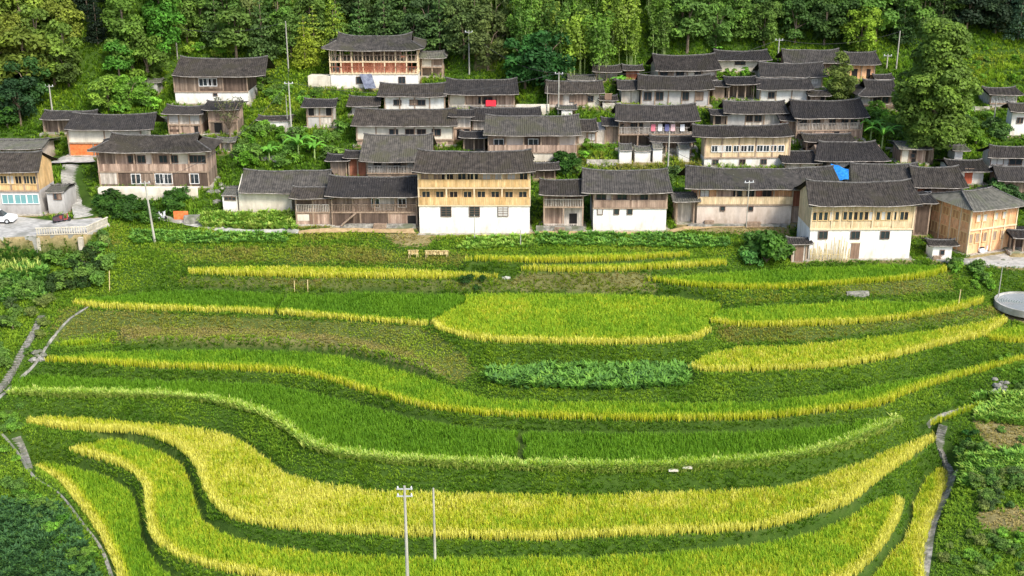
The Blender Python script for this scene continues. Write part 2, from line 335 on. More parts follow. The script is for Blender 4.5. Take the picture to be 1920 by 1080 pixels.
# houses: wall xl, xr, eave y, ridge y, base y, options
H = []
def hs(label, xl, xr, ye, yr, yb, floors, **k): H.append(dict(label=label, xl=xl, xr=xr, ye=ye, yr=yr, yb=yb, floors=floors, **k))
W_, PK = 'plaster', 'planks'
# floors: list top to bottom of (bottom y, style, material, dict)
hs('three-storey house with two yellow timber galleries over a tall white ground floor', 787, 993, 324, 284, 438,
   [(352, 'balcony', 'wpale', dict(win=9, rail='wnew', fr='frame_y', ww=.9, wh=1.0, bays=4, shallow=.7)), (385, 'balcony', 'wnew', dict(win=8, rail='wnew', fr='frame_y', ww=.9, wh=.9, bays=4, shallow=.7)), (438, W_, 'white', dict(winx=[835, 889, 943], winy=396, ww=1.15, wh=1.15, grid=1))], post='postpale', rl=.93, lift=.2)
hs('dark timber two-storey house with an outside stair beside the yellow gallery house', 624, 782, 369, 331, 424,
   [(398, 'balcony', 'wold', dict(winx=[703, 753], ww=.9, wh=1.0, winy=380, bays=4, fr='frame_w', rail='wold', shallow=.5)), (424, PK, 'wpink', dict(bays=3))], mtl='tiled', rl=.97)
hs('small white lean-to with three tiny openings at the end of the low white house', 419, 446, 366, 356, 396, [(396, W_, 'white', dict(winx=[424, 431, 438], winy=370, ww=.4, wh=.35))], D=4.5, oy=.1, ox=.1, mtl='tileg', lift=0)
hs('low white house with ribbed grey roof above the vegetable plot', 449, 548, 362, 321, 396, [(396, W_, 'cream', {})], xroof=(447, 615), mtl='tilel', rl=1)
hs('small timber annex with a pale balcony rail joined to the low white house', 557, 620, 372, 352, 421,
   [(398, 'balcony', 'wpink', dict(rail='wgrey', bays=2, shallow=.6)), (421, PK, 'wpink', dict(bays=2, door=1))], mtl='tile', D=3.6)
hs('weathered house with a striped grey roof behind the dark timber house', 690, 800, 303, 253, 338, [(325, 'balcony', 'wgrey', dict(win=3, bays=3, ww=.9, wh=.8, fr='frame_b', rail='wgrey', shallow=.7)), (338, PK, 'wold', {})], mtl='tilel', xroof=(672, 812))
hs('brown timber lean-to beside the striped grey roof', 655, 688, 296, 284, 330, [(330, PK, 'wred', dict(bays=2))], D=3.2)
hs('long house with white and pink panelled front and a white gable end', 670, 850, 236, 205, 272, [(262, W_, 'cream', dict(winx=[738, 768, 790, 818], winy=248, ww=1.1, wh=.8, bays=5)), (272, PK, 'wpink', {})], mtl='tile', gable='white')
hs('small boarded house end tucked between two long roofs', 851, 882, 219, 206, 262, [(240, PK, 'wgrey', {}), (262, PK, 'wpink', dict(bays=2))], D=3.5)
hs('whitewashed house with a mossy roof above the long panelled house', 722, 834, 181, 158, 208, [(208, W_, 'white', dict(winx=[745, 775, 790], winy=192, ww=1.0, wh=.7, bays=4))], xroof=(706, 838), mtl='tile')
hs('weathered house with a red cloth drying on its porch', 842, 964, 177, 149, 206, [(206, 'balcony', 'wpink', dict(winx=[905, 915], winy=188, ww=1.2, wh=.9, bays=4, rail='wgrey', shallow=.7))], mtl='tiled')
hs('small grey roofed store beside the whitewashed house', 660, 706, 199, 182, 214, [(214, W_, 'grey', {})], mtl='tile', D=4)
hs('weathered house with a large ribbed grey roof in the village centre', 916, 1080, 254, 218, 303, [(286, 'balcony', 'wpink', dict(winx=[935, 1000], winy=268, bays=5, ww=1.2, wh=1.0, fr='frame_w', rail='wpink', shallow=.6)), (303, W_, 'cream', {})], mtl='tilel', rl=.96)
hs('dark long roof house peeping out behind the ribbed grey roof', 886, 1008, 226, 203, 246, [(246, PK, 'wold', dict(bays=4))], mtl='tiled')
hs('small plank house with a dark roof at the end of the ribbed roof', 1084, 1134, 246, 225, 270, [(270, PK, 'wgrey', dict(bays=3, win=1))], xroof=(1076, 1122), mtl='tile', D=5)
hs('low grey timber house by the tall pole below the bamboo', 1030, 1124, 175, 153, 200, [(200, PK, 'wgrey', dict(winx=[1074, 1107], winy=185, ww=.8, wh=.8, bays=4))], mtl='tile')
hs('open thatch-brown hut with pale posts at the bamboo edge', 1118, 1156, 135, 124, 152, [(152, 'open', 'wgrey', dict(bays=2))], mtl='tile', D=3)
hs('grey roofed house with a boarded gable below the dark conifers', 1234, 1341, 133, 104, 160, [(160, PK, 'wgrey', dict(winx=[1245, 1275, 1310], winy=140, ww=1.1, wh=.8, bays=4))], mtl='tile', yaw=6, rl=.95)
hs('grey house with two bright window panels in the upper village', 1202, 1328, 168, 142, 198, [(198, W_, 'grey', dict(winx=[1215, 1237, 1285, 1312], winy=180, ww=1.0, wh=1.1, bays=5))], mtl='tile')
hs('small annex with a dark hipped roof beside the grey house', 1165, 1198, 168, 152, 192, [(192, PK, 'wgrey', {})], mtl='tiled', D=4)
hs('two-storey house with laundry on its balcony', 1160, 1300, 227, 197, 277, [(252, 'balcony', 'wgrey', dict(rail='wgrey', winx=[1190, 1200, 1250, 1290], winy=236, ww=.9, wh=.8, bays=4, shallow=.8)), (277, 'open', 'wold', dict(bays=4))], mtl='tiled')
hs('long pale timber house with a row of white windows', 1320, 1478, 257, 236, 312, [(296, PK, 'wpale', dict(winx=[1328, 1341, 1354, 1367, 1382, 1396, 1409, 1426, 1438, 1452, 1466], winy=279, ww=.72, wh=.75, bays=5, fr='frame_w')), (312, W_, 'white', dict(winx=[1344, 1395, 1435], winy=304, ww=.7, wh=.6))], mtl='tile', yaw=2, xroof=(1297, 1490))
hs('brick-red roofed farmhouse behind a grassy bank at the forest edge', 1347, 1436, 113, 96, 134, [(134, W_, 'cream', dict(winx=[1388], winy=118, ww=1.5, wh=.5))], mtl='tiled', D=5)
hs('long grey roofed house high in the village under the forest', 1474, 1570, 118, 94, 140, [(140, PK, 'wold', dict(bays=4))], mtl='tilel')
hs('dark roofed house stepping down behind the small conical tree', 1430, 1540, 144, 119, 164, [(164, PK, 'wgrey', dict(win=4, bays=4, ww=.7, wh=.5, fr='frame_w'))], mtl='tiled')
hs('white walled house with a low dark roof left of the conical tree', 1424, 1513, 168, 148, 192, [(192, W_, 'white', dict(winx=[1447], ww=.8, wh=.8, winy=178, bays=3))], mtl='tiled')
hs('small open-sided house with thin posts in the upper village', 1366, 1412, 158, 145, 186, [(186, 'open', 'wold', dict(bays=3))], mtl='tiled', D=4.5)
hs('orange timber house under a steep dark roof beside the forest', 1590, 1638, 121, 99, 148, [(148, PK, 'worange', dict(bays=2))], mtl='tiled', rl=.92)
hs('dark hipped roof house half hidden by the huge tree', 1612, 1690, 180, 151, 206, [(198, PK, 'wgrey', dict(winx=[1645, 1660], winy=187, ww=1, wh=.9, bays=4)), (206, 'balcony', 'wold', dict(rail='wold', bays=3, shallow=.5))], mtl='tiled', hip=.5, rl=.6)
hs('pinkish two-storey house with a porch, right of the village centre', 1492, 1614, 222, 189, 262, [(245, 'balcony', 'wpink', dict(rail='wgrey', shallow=.8, winx=[1510, 1535, 1565, 1588, 1605], winy=230, ww=.9, wh=.9, bays=5, fr='frame_b')), (262, PK, 'wpink', dict(bays=4))], mtl='tiled', yaw=4)
hs('low grey timber house with a small window behind the pale timber house', 1362, 1466, 213, 191, 240, [(240, PK, 'wgrey', dict(winx=[1405, 1422], winy=222, ww=.9, wh=.8, bays=3))], mtl='tiled')
hs('broad dark roofed house with a pale eave line above the blue tarpaulin', 1532, 1655, 302, 267, 322, [(322, PK, 'wold', dict(bays=4))], mtl='tiled', rl=.75)
hs('small dark gabled wing next to the broad dark roof', 1472, 1528, 306, 284, 320, [(320, PK, 'wgrey', dict(bays=2))], mtl='tiled', D=5)
hs('long front house with orange timber panels over plaster', 1306, 1482, 354, 314, 420, [(384, 'balcony', 'worange', dict(rail='wpale', shallow=.5, winx=[1323, 1385, 1410, 1440], winy=364, ww=1.0, wh=1.0, bays=5, fr='frame_b')), (420, W_, 'pink', dict(winx=[1357, 1410], winy=391, ww=.5, wh=.5))], mtl='tilel', xroof=(1284, 1582))
hs('grey roofed house beside the blue tarpaulin', 1600, 1724, 344, 308, 372, [(372, PK, 'wpink', dict(bays=5, win=3, ww=.8, wh=.8))], mtl='tilel', rl=.88)
hs('reddish timber house with a dark roof behind the orange timber house', 1716, 1798, 352, 314, 384, [(384, PK, 'wred', dict(bays=3, win=2, ww=.8, wh=.8, fr='frame_w'))], mtl='tile', rl=.9)
hs('three-storey house with a row of dark windows in pale timber above white walls', 1515, 1704, 386, 341, 486, [(430, PK, 'wpale', dict(winx=[1521, 1529, 1540, 1550, 1561, 1571, 1586, 1596, 1606, 1616, 1626, 1634, 1648, 1658, 1668, 1679, 1693, 1701], winy=405, ww=.42, wh=.95, bays=5, fr='frame_y')), (486, W_, 'white', dict(winx=[1548, 1609, 1665], winy=441, ww=.95, wh=.85, door=1, doorx=1602))], post='postpale', rl=.93, lift=.22, D=5.8, yaw=1)
hs('bright orange timber house at the right end of the front row', 1812, 1896, 397, 361, 477, [(432, PK, 'worange', dict(winx=[1822, 1836, 1848, 1868, 1884], winy=411, ww=.55, wh=.8, bays=4, fr='frame_y', pane='curtain', side=4)), (477, PK, 'worange', dict(winx=[1826, 1838, 1852, 1870, 1885], winy=448, ww=.5, wh=1.1, bays=4, fr='frame_y', pane='board', side=4))], yaw=22, D=6.6, post='postpale', hip=1.0, rl=.55, mtl='tileg')
hs('small white walled shed with dark roof at the corner of the orange house', 1747, 1783, 461, 451, 487, [(487, W_, 'white', dict(winx=[1768], winy=473, ww=.4, wh=.5))], mtl='tile', D=2.2, oy=.35)
hs('little brown gabled hut beside the trunk of the huge tree', 1688, 1732, 280, 268, 306, [(306, PK, 'wpink', dict(bays=3, win=1, ww=.5, wh=.5))], mtl='tileg', D=3.6)
hs('low grey roofed house with white walls and a red door', 1786, 1842, 322, 301, 345, [(345, W_, 'white', dict(doorx=1814, door=1, doorm='doorred'))], mtl='tile', D=5)
hs('white sided shed behind the red door house', 1789, 1804, 283, 279, 300, [(300, W_, 'white', {})], D=2.5, mtl='tileg')
hs('hipped roof house with a blue-grey panel at the right frame edge', 1853, 1960, 296, 275, 322, [(322, W_, 'grey', dict(winx=[1870, 1905], winy=303, ww=1.6, wh=.8))], mtl='tile', rl=.8)
hs('dark reddish roofed house below it at the right frame edge', 1872, 1960, 340, 313, 366, [(366, PK, 'wold', {})], mtl='tiled')
hs('small porch house behind the huge tree by the green terraces', 1856, 1904, 178, 165, 200, [(194, 'balcony', 'wgrey', dict(rail='frame_w', bays=3, shallow=.6)), (200, W_, 'grey', {})], mtl='tile', D=4.5)
hs('white house with paired windows at the right frame edge', 1893, 1965, 210, 194, 254, [(254, W_, 'white', dict(winx=[1912, 1917, 1935], winy=226, ww=.4, wh=.7))], mtl='tile')
hs('two-storey house with timber balcony over a long white wall', 1112, 1248, 362, 319, 432, [(390, 'balcony', 'wpink', dict(rail='wpink', winx=[1128, 1167, 1210], winy=371, ww=1.1, wh=.9, bays=4, shallow=.4)), (432, W_, 'white', dict(winx=[1126, 1157, 1182], winy=396, ww=.55, wh=.65))], mtl='tilel', xroof=(1090, 1262))
hs('open frame timber annex with two pale balconies', 1020, 1092, 366, 338, 430, [(388, 'balcony', 'wpink', dict(rail='wgrey', bays=2, shallow=1.2)), (430, 'balcony', 'wgrey', dict(rail='wgrey', bays=2, shallow=1.2))], mtl='tile', D=4.6)
hs('large pinkish timber house on a pale stone terrace at the left', 189, 392, 285, 252, 350, [(322, 'balcony', 'wpink', dict(winx=[244, 262, 303, 323, 360, 375], winy=298, ww=.95, wh=.9, bays=6, fr='frame_b', rail='wpink', shallow=.45)), (350, PK, 'wold', dict(winx=[250, 295, 310, 360], winy=335, ww=1.1, wh=1.2, bays=6, fr='frame_w'))], mtl='tile', hip=.6, rl=.72, ox=.9)
M['orange_p'] = M['orange']
hs('house with cream walls and orange ground floor panels', 132, 268, 243, 214, 292, [(268, W_, 'cream', dict(bays=2)), (292, PK, 'orange_p', dict(bays=3))], mtl='tiled', xroof=(120, 288), gable='wold')
hs('low dark roofed outhouse behind the cream and orange house', 84, 166, 224, 209, 250, [(250, 'open', 'wold', dict(bays=3))], mtl='tiled', xroof=(74, 180))
hs('yellow timber and grey house with teal windows at the left frame edge', -95, 78, 323, 286, 402, [(358, PK, 'wnew', dict(winx=[-70, -50, -30, -10, 5, 18, 33, 48, 60, 70], winy=337, ww=.75, wh=.95, bays=7, fr='frame_y')), (402, W_, 'grey', dict(winx=[-60, -20, 8, 32, 55, 68], winy=373, ww=1.35, wh=1.1, fr='frame_w', pane='teal'))], mtl='tile', rl=.9)
hs('small grey flat-topped annex with two narrow windows', 92, 124, 360, 357, 400, [(400, W_, 'grey', dict(winx=[103, 111], winy=368, ww=.35, wh=.7))], D=4, mtl='tileg', oy=.15, ox=.15)
hs('grey roofed house with pinkish front at the far left', -40, 78, 279, 262, 306, [(306, W_, 'pink', dict(win=5, ww=.7, wh=.7, bays=5))], mtl='tileg', D=5)
hs('dark timber farmhouse with white base standing alone at the upper left', 330, 466, 143, 109, 194, [(172, PK, 'wdark', dict(winx=[380, 388, 398], winy=154, ww=1.1, wh=1.0, bays=3, fr='frame_w')), (194, W_, 'white', dict(winx=[401], winy=177, ww=.5, wh=.3))], mtl='tile', xroof=(322, 498), lift=.2)
hs('weathered barn with pale boards below the dark farmhouse', 318, 378, 214, 199, 252, [(234, PK, 'wgrey', dict(bays=3)), (252, PK, 'wpink', dict(bays=3))], mtl='tiled', D=4)
hs('second weathered barn half behind a bare brown tree', 394, 446, 206, 191, 250, [(228, PK, 'wpink', dict(bays=2)), (250, PK, 'wold', dict(bays=2))], mtl='tiled', D=4)
hs('unfinished house of bare timber frames with a broad tiled roof on a white base', 621, 784, 94, 66, 165, [(116, 'frame', 'post', dict(bays=8, rail='post')), (138, 'frame', 'post', dict(bays=8, rail='wred')), (165, W_, 'white', dict(winx=[672, 752], winy=150, ww=.9, wh=.9))], mtl='tilel', hip=.5, rl=.74, lift=.3, ox=1.0, D=6.5)
hs('small raised granary on stilts beside the unfinished timber house', 791, 830, 109, 97, 144, [(126, PK, 'wgrey', dict(bays=2)), (144, 'open', 'post', dict(bays=2))], mtl='tileg', D=3.5, hip=.6, rl=.8)
hs('small wooden barn with slatted front in the middle of the green slope', 577, 624, 201, 187, 238, [(218, PK, 'wgrey', dict(bays=2)), (238, PK, 'wgrey', dict(bays=2))], mtl='tiled', D=3.5)
hs('low white shed with flat roof among the bushes by two poles', 490, 540, 226, 221, 244, [(244, W_, 'white', {})], mtl='tile', D=3, oy=.15)
hs('tiny pale shed at the wood edge left of the dark farmhouse', 277, 296, 155, 150, 174, [(174, W_, 'grey', {})], mtl='tileg', D=2.5, oy=.15)
hs('open brown porch shed between the long panelled house and the ribbed roof', 870, 908, 258, 248, 284, [(284, 'open', 'wold', dict(bays=2))], D=3.5, mtl='tiled')
hs('dark lean-to with posts behind the white outhouses', 1226, 1294, 266, 256, 290, [(290, 'open', 'wold', dict(bays=3))], D=3, mtl='tiled', oy=.4)
hs('small brown hut left of the upper dark roofs', 1336, 1358, 162, 152, 184, [(184, PK, 'wold', {})], D=3, mtl='tiled')
hs('tiny reddish hut next to the open hut at the bamboo edge', 1174, 1198, 132, 123, 148, [(148, PK, 'wred', {})], D=2.6, mtl='tiled')
hs('low shed with a pale yellowish roof at the foot of the bamboo', 1072, 1108, 150, 142, 160, [(160, PK, 'wold', {})], D=3.2, mtl='tileg')
hs('little white box shed below the low grey timber house', 1053, 1073, 205, 201, 218, [(218, W_, 'white', {})], D=2, mtl='tileg', oy=.12)
hs('brown roofed shed tucked under the pinkish two-storey house', 1512, 1592, 266, 252, 284, [(284, PK, 'wpink', dict(bays=4))], D=3.4, mtl='tile')
hs('dark brown shed left of the brown timber lean-to', 622, 650, 302, 293, 330, [(330, PK, 'wold', dict(bays=2))], D=3, mtl='tiled')
hs('dark narrow house squeezed between the two big right houses', 1712, 1738, 381, 366, 440, [(440, PK, 'wdark', dict(bays=1))], D=4, mtl='tiled')  # added; dark boards cover a dark side wall and the gap's shade
hs('open dark shelter right of the bright orange house', 1900, 1950, 447, 438, 472, [(472, 'open', 'wdark', dict(bays=3))], D=3.5, mtl='tiled')
hs('open green-grey canopy on thin posts beside the long front house', 1268, 1300, 378, 369, 420, [(420, 'open', 'wgrey', dict(bays=1))], D=3, mtl='tileg')
hs('grey boarded annex left of the balcony laundry house', 1136, 1158, 236, 222, 268, [(268, PK, 'wgrey', dict(bays=2))], D=3.5, mtl='tiled')
hs('low roof wing in front of the grey roofed upper house', 1270, 1336, 150, 143, 166, [(166, PK, 'pink', dict(bays=2))], D=3, mtl='tile', oy=.3)
hs('dark roofed wing left of the pinkish two-storey house', 1466, 1490, 226, 210, 252, [(252, PK, 'wred', dict(bays=2))], D=4, mtl='tiled')
hs('reddish part of the long front house with dark roof', 1484, 1512, 356, 338, 416, [(388, PK, 'wred', {}), (416, PK, 'wpink', dict(bays=1))], D=4, mtl='tile')
hs('small dark roofed shed leaning on the left corner of the white based house', 1484, 1510, 458, 447, 490, [(490, PK, 'wgrey', dict(bays=1, door=1))], D=2.2, oy=.3, mtl='tiled')
hs('little grey shed right of the low grey timber house', 1130, 1150, 188, 180, 202, [(202, W_, 'grey', dict(door=1))], D=2.5, mtl='tile', oy=.3)
hs('brown shed at the left end of the low timber house in the upper village', 1338, 1358, 216, 206, 238, [(238, PK, 'wold', dict(bays=1))], D=3, mtl='tiled')
hs('dark narrow shed just left of the conical tree', 1520, 1546, 180, 170, 198, [(198, PK, 'wold', dict(bays=2))], D=3, mtl='tile')
hs('small white hut between the orange upper house and the dark hipped roof', 1646, 1666, 148, 141, 162, [(162, W_, 'white', {})], D=2.6, mtl='tile', oy=.3)
hs('tiny open frame shelter with pale posts beside the bare brown tree', 414, 434, 266, 260, 284, [(284, 'open', 'wgrey', dict(bays=1))], D=2, mtl='tileg', oy=.2)
hs('low brown shed behind the open frame annex', 1000, 1040, 318, 308, 334, [(334, PK, 'wold', dict(bays=2))], D=3, mtl='tile')
for a, b, ye, yr, yb in ((1161, 1184, 282, 271, 306), (1190, 1219, 283, 276, 304), (1224, 1241, 278, 274, 304), (1272, 1292, 279, 275, 303)):
    hs('', a, b, ye, yr, yb, [(yb, W_, 'white', {})], D=2.4, oy=.15, ox=.1, mtl='tileg')
for d, l in zip(H[-4:], ('tallest white outhouse with pointed top beside the grassy bank', 'squat white outhouse second from the grassy bank', 'narrow white outhouse in the middle of the row', 'white outhouse nearest the long pale timber house')): d['label'] = l

for d in H:                                     # solve positions
    Yw = slopeY(d['yb']); d['Yw'] = Yw
    yaw = radians(d.get('yaw', 0)); a = atY(d['xl'], d['yb'], Yw); 
    rr = ray(d['xr'], d['yb']); q = rr[0] / rr[1]
    Wd = (q * Yw - a[0]) / (cos(yaw) - q * sin(yaw)); d['W'] = Wd
    d['o'] = (a[0] + cos(yaw) * Wd / 2, Yw + sin(yaw) * Wd / 2, a[2])
    oy = d.setdefault('oy', .85); d.setdefault('ox', .7)
    ze = atY(d['xl'], d['ye'], Yw - oy)[2]; d['ze'] = ze - a[2]
    rt = d.get('ratio', .5)
    def rid(dd, k): 
        return atY(d['xl'], d['yr'], Yw - oy + dd)[2] - (ze + k * dd)
    dd = 1.0
    while dd < 8 and rid(dd, rt) > 0: dd += .05
    if 'D' in d: dd = d['D'] / 2 + oy
    dd = min(max(dd, 1.3), 4.9)
    rise = atY(d['xl'], d['yr'], Yw - oy + dd)[2] - ze
    d['D'] = 2 * (dd - oy); d['rise'] = max(rise, .25); d['yawr'] = yaw
    if 'xroof' in d:
        xa = atY(d['xroof'][0], d['ye'], Yw - oy)[0] ; xb = atY(d['xroof'][1], d['ye'], Yw - oy)[0]
        d['rx'] = (xa - d['o'][0], xb - d['o'][0])
    else: d['rx'] = (-Wd / 2 - d['ox'], Wd / 2 + d['ox'])
    c, s = cos(yaw), sin(yaw)
    P = [(d['o'][0] + c * u - s * v, d['o'][1] + s * u + c * v) for u, v in ((-Wd/2 - .3, -.9), (Wd/2 + .3, -.9), (Wd/2 + .3, d['D'] + .3), (-Wd/2 - .3, d['D'] + .3))]
    m = inside(P, GX, GY) & (OCC != 1); Zg[m] = d['o'][2] - .03; FIX[m] = True; OCC[m] = 2
# relax everything that nothing fixes
FIX[0] = FIX[-1] = True; FIX[:, 0] = FIX[:, -1] = True
far = (GY > 204) | (GY < 76) | (np.abs(GX) > 92); FIX |= far
B = base_h(GX, GY); hx = np.ones_like(Zg)
for it in range(700):
    Av = .25 * (Zg[2:, 1:-1] + Zg[:-2, 1:-1] + Zg[1:-1, 2:] + Zg[1:-1, :-2])
    nz = Zg.copy(); nz[1:-1, 1:-1] = Av * .994 + B[1:-1, 1:-1] * .006
    Zg = np.where(FIX, Zg, nz)
for it in range(3):
    Av = Zg.copy(); Av[1:-1, 1:-1] = .5 * Zg[1:-1, 1:-1] + .125 * (Zg[2:, 1:-1] + Zg[:-2, 1:-1] + Zg[1:-1, 2:] + Zg[1:-1, :-2])
    Zg = np.where(OCC == 0, Av, Zg)
px_t, py_t = proj(GX, np.maximum(GY, 5), Zg); mt = inside([(1795, 85), (2050, 85), (2050, 168), (1800, 160)], px_t, py_t) & (OCC == 0)
qz = Zg / 1.15; fz = qz - np.floor(qz); Zg = np.where(mt, (np.floor(qz) + np.clip((fz - .68) / .32, 0, 1)) * 1.15, Zg)
free = (OCC == 0)
Zg += np.where(free, (vnoise(GX, GY, 1.7, 3) - .5) * .25 + (vnoise(GX, GY, .6, 4) - .5) * .12, 0)
def gz(X, Y):
    X = np.atleast_1d(np.asarray(X, float)); Y = np.atleast_1d(np.asarray(Y, float))
    i = np.clip(np.searchsorted(xs, X) - 1, 0, len(xs) - 2); j = np.clip(np.searchsorted(ys, Y) - 1, 0, len(ys) - 2)
    u = np.clip((X - xs[i]) / (xs[i + 1] - xs[i]), 0, 1); v = np.clip((Y - ys[j]) / (ys[j + 1] - ys[j]), 0, 1)
    return (Zg[i, j] * (1 - u) + Zg[i + 1, j] * u) * (1 - v) + (Zg[i, j + 1] * (1 - u) + Zg[i + 1, j + 1] * u) * v
def occ_at(X, Y):
    i = np.clip(np.searchsorted(xs, X) - 1, 0, len(xs) - 1); j = np.clip(np.searchsorted(ys, Y) - 1, 0, len(ys) - 1); return OCC[i, j]
TT = np.arange(76, 330, .25)
def hit(px, py):
    r = ray(px, py); t = TT; z = CZ + r[2] * t; g = gz(r[0] * t, r[1] * t); b = np.where(z < g)[0]
    t0 = t[b[0]] - .12 if len(b) else 190.
    return (r[0] * t0, r[1] * t0, float(gz(r[0] * t0, r[1] * t0)[0]))
# ground sheet, with soil where the photograph shows bare or dry earth
PXg, PYg = proj(GX, np.maximum(GY, 5), Zg)
DRY = [([(215, 470), (640, 462), (870, 478), (880, 498), (500, 492), (340, 494), (230, 480)], .58), ([(330, 520), (960, 526), (1220, 520), (1240, 545), (870, 546), (500, 540), (330, 536)], .66),
       ([(980, 510), (1215, 512), (1240, 548), (940, 546)], .74), ([(110, 578), (800, 612), (900, 690), (860, 720), (780, 690), (640, 640), (230, 645), (100, 640)], .62), ([(1340, 615), (1700, 600), (1870, 575), (1860, 600), (1500, 640), (1350, 645)], .6),
       ([(225, 612), (500, 618), (660, 632), (760, 655), (840, 705), (700, 664), (600, 648), (235, 636)], .76), ([(1560, 535), (1780, 505), (1790, 550), (1560, 555)], .62), ([(1250, 535), (1560, 548), (1560, 560), (1350, 572)], .5),
       ([(1820, 780), (1930, 790), (1930, 850), (1850, 840)], .85), ([(1830, 960), (1920, 950), (1930, 1000), (1840, 990)], .85), ([(200, 425), (640, 420), (900, 440), (1000, 445), (1000, 452), (700, 448), (200, 470)], .5), ([(720, 438), (830, 438), (800, 462), (740, 462)], .9),
       ([(1280, 420), (1480, 420), (1480, 445), (1280, 432)], .9), ([(480, 100), (640, 110), (620, 180), (500, 230), (470, 160)], .38), ([(1780, 90), (1930, 95), (1930, 165), (1790, 160)], .40), ([(1340, 110), (1445, 115), (1440, 140), (1340, 140)], .4), ([(200, 430), (300, 420), (560, 440), (560, 462), (240, 465)], .33), ([(190, 462), (340, 475), (340, 545), (200, 545)], .27), ([(860, 455), (1380, 450), (1380, 480), (860, 472)], .33), ([(880, 640), (1350, 640), (1350, 690), (880, 690)], .22), ([(1350, 700), (1930, 610), (1930, 650), (1350, 745)], .24), ([(1000, 262), (1160, 262), (1160, 320), (1000, 320)], .36), ([(890, 80), (930, 80), (930, 130), (890, 130)], .8), ([(1000, 285), (1350, 305), (1280, 325), (1000, 320)], .6)]
def dry_at(px, py):
    d = np.full(np.shape(px), .17)
    for P, v in DRY: d = np.where(inside(P, px, py), v, d)
    return d
soil = np.clip((dry_at(PXg, PYg) - .55) * 2, 0, 1); soil[OCC == 1] = .06; soil[OCC == 2] = .8; soil[OCC == 3] = 1.0
nx, ny = Zg.shape; idx = np.arange(nx * ny).reshape(nx, ny)
Q = np.stack([idx[:-1, :-1], idx[1:, :-1], idx[1:, 1:], idx[:-1, 1:]], -1).reshape(-1, 4)
gmt, t, b = mat('ground_earth', (.1, .1, .05), .95, .1); L = t.links.new
at = N(t, 'ShaderNodeAttribute'); at.attribute_name = 'soil'
tc = N(t, 'ShaderNodeTexCoord'); n1 = N(t, 'ShaderNodeTexNoise', Scale=.9, Detail=8, Roughness=.7); L(tc.outputs['Object'], n1.inputs[0])
r1 = ramp(t, [(.3, (.028, .06, .008)), (.7, (.055, .10, .014))]); L(n1.outputs[0], r1.inputs[0])
r2 = ramp(t, [(.3, (.16, .115, .05)), (.7, (.40, .31, .16))]); L(n1.outputs[0], r2.inputs[0])
L(mixc(t, at.outputs['Fac'], r1.outputs[0], r2.outputs[0]), b.inputs['Base Color'])
n2 = N(t, 'ShaderNodeTexNoise', Scale=6, Detail=6); L(tc.outputs['Object'], n2.inputs[0])
bp = N(t, 'ShaderNodeBump', Strength=.6, Distance=.15); L(n2.outputs[0], bp.inputs['Height']); L(bp.outputs[0], b.inputs['Normal'])
gme = npmesh('ground', np.stack([GX, GY, Zg], -1).reshape(-1, 3), Q, gmt, {'soil': soil.ravel()})
gme.polygons.foreach_set('use_smooth', np.ones(len(Q), bool))
tag(link('ground', gme), 'terraced valley slope of earth and turf', kind='structure')

# ------------------------------------------------------------------ blades
def blades(P, h, n, width, spread, droop, ripe, broad=False, bottom=None):
    """P (K,3) clump feet; h (K,) heights; n blades each. returns V,T,ripe"""
    K = len(P); a = rng.random((K, n)) * 2 * pi; hh = h[:, None] * (.7 + .45 * rng.random((K, n))); ln = hh * spread * (.3 + rng.random((K, n)))
    dx, dy = np.cos(a), np.sin(a); b0 = rng.random((K, n)) * width * 1.2
    cx = P[:, None, 0] + dx * b0; cy = P[:, None, 1] + dy * b0; cz = P[:, None, 2] + 0 * a
    wx, wy = -dy * width, dx * width
    f = .75 if not broad else 1.5
    mx = cx + dx * ln * .45; my = cy + dy * ln * .45; mz = cz + hh * (.72 if not broad else .6)
    tx = cx + dx * ln; ty = cy + dy * ln; tz = cz + hh * (1 - droop * rng.random((K, n)))
    V = np.stack([np.stack([cx - wx * .5, cy - wy * .5, cz], -1), np.stack([cx + wx * .5, cy + wy * .5, cz], -1),
                  np.stack([mx - wx * f, my - wy * f, mz], -1), np.stack([mx + wx * f, my + wy * f, mz], -1), np.stack([tx, ty, tz], -1)], 2)
    V = V.reshape(-1, 3); k = np.arange(K * n)[:, None] * 5
    T = np.concatenate([k + [0, 1, 3], k + [0, 3, 2], k + [2, 3, 4]], 1).reshape(-1, 3)
    rp = np.repeat(ripe[:, None] + (rng.random((K, n)) - .5) * .16, 5, 1).reshape(K, n, 5) if False else (ripe[:, None, None] + (rng.random((K, n, 1)) - .5) * .16 + np.zeros((1, 1, 5)))
    if bottom is not None: rp[:, :, :2] = bottom
    return V, T, np.clip(rp.reshape(-1), 0, 1)
def inside_grid(poly, sp, jit):
    x0, y0 = poly.min(0); x1, y1 = poly.max(0)
    X, Y = np.meshgrid(np.arange(x0, x1, sp), np.arange(y0, y1, sp)); X = X.ravel() + rng.normal(0, jit, X.size); Y = Y.ravel() + rng.normal(0, jit, Y.size)
    m = inside(poly, X, Y); return X[m], Y[m]
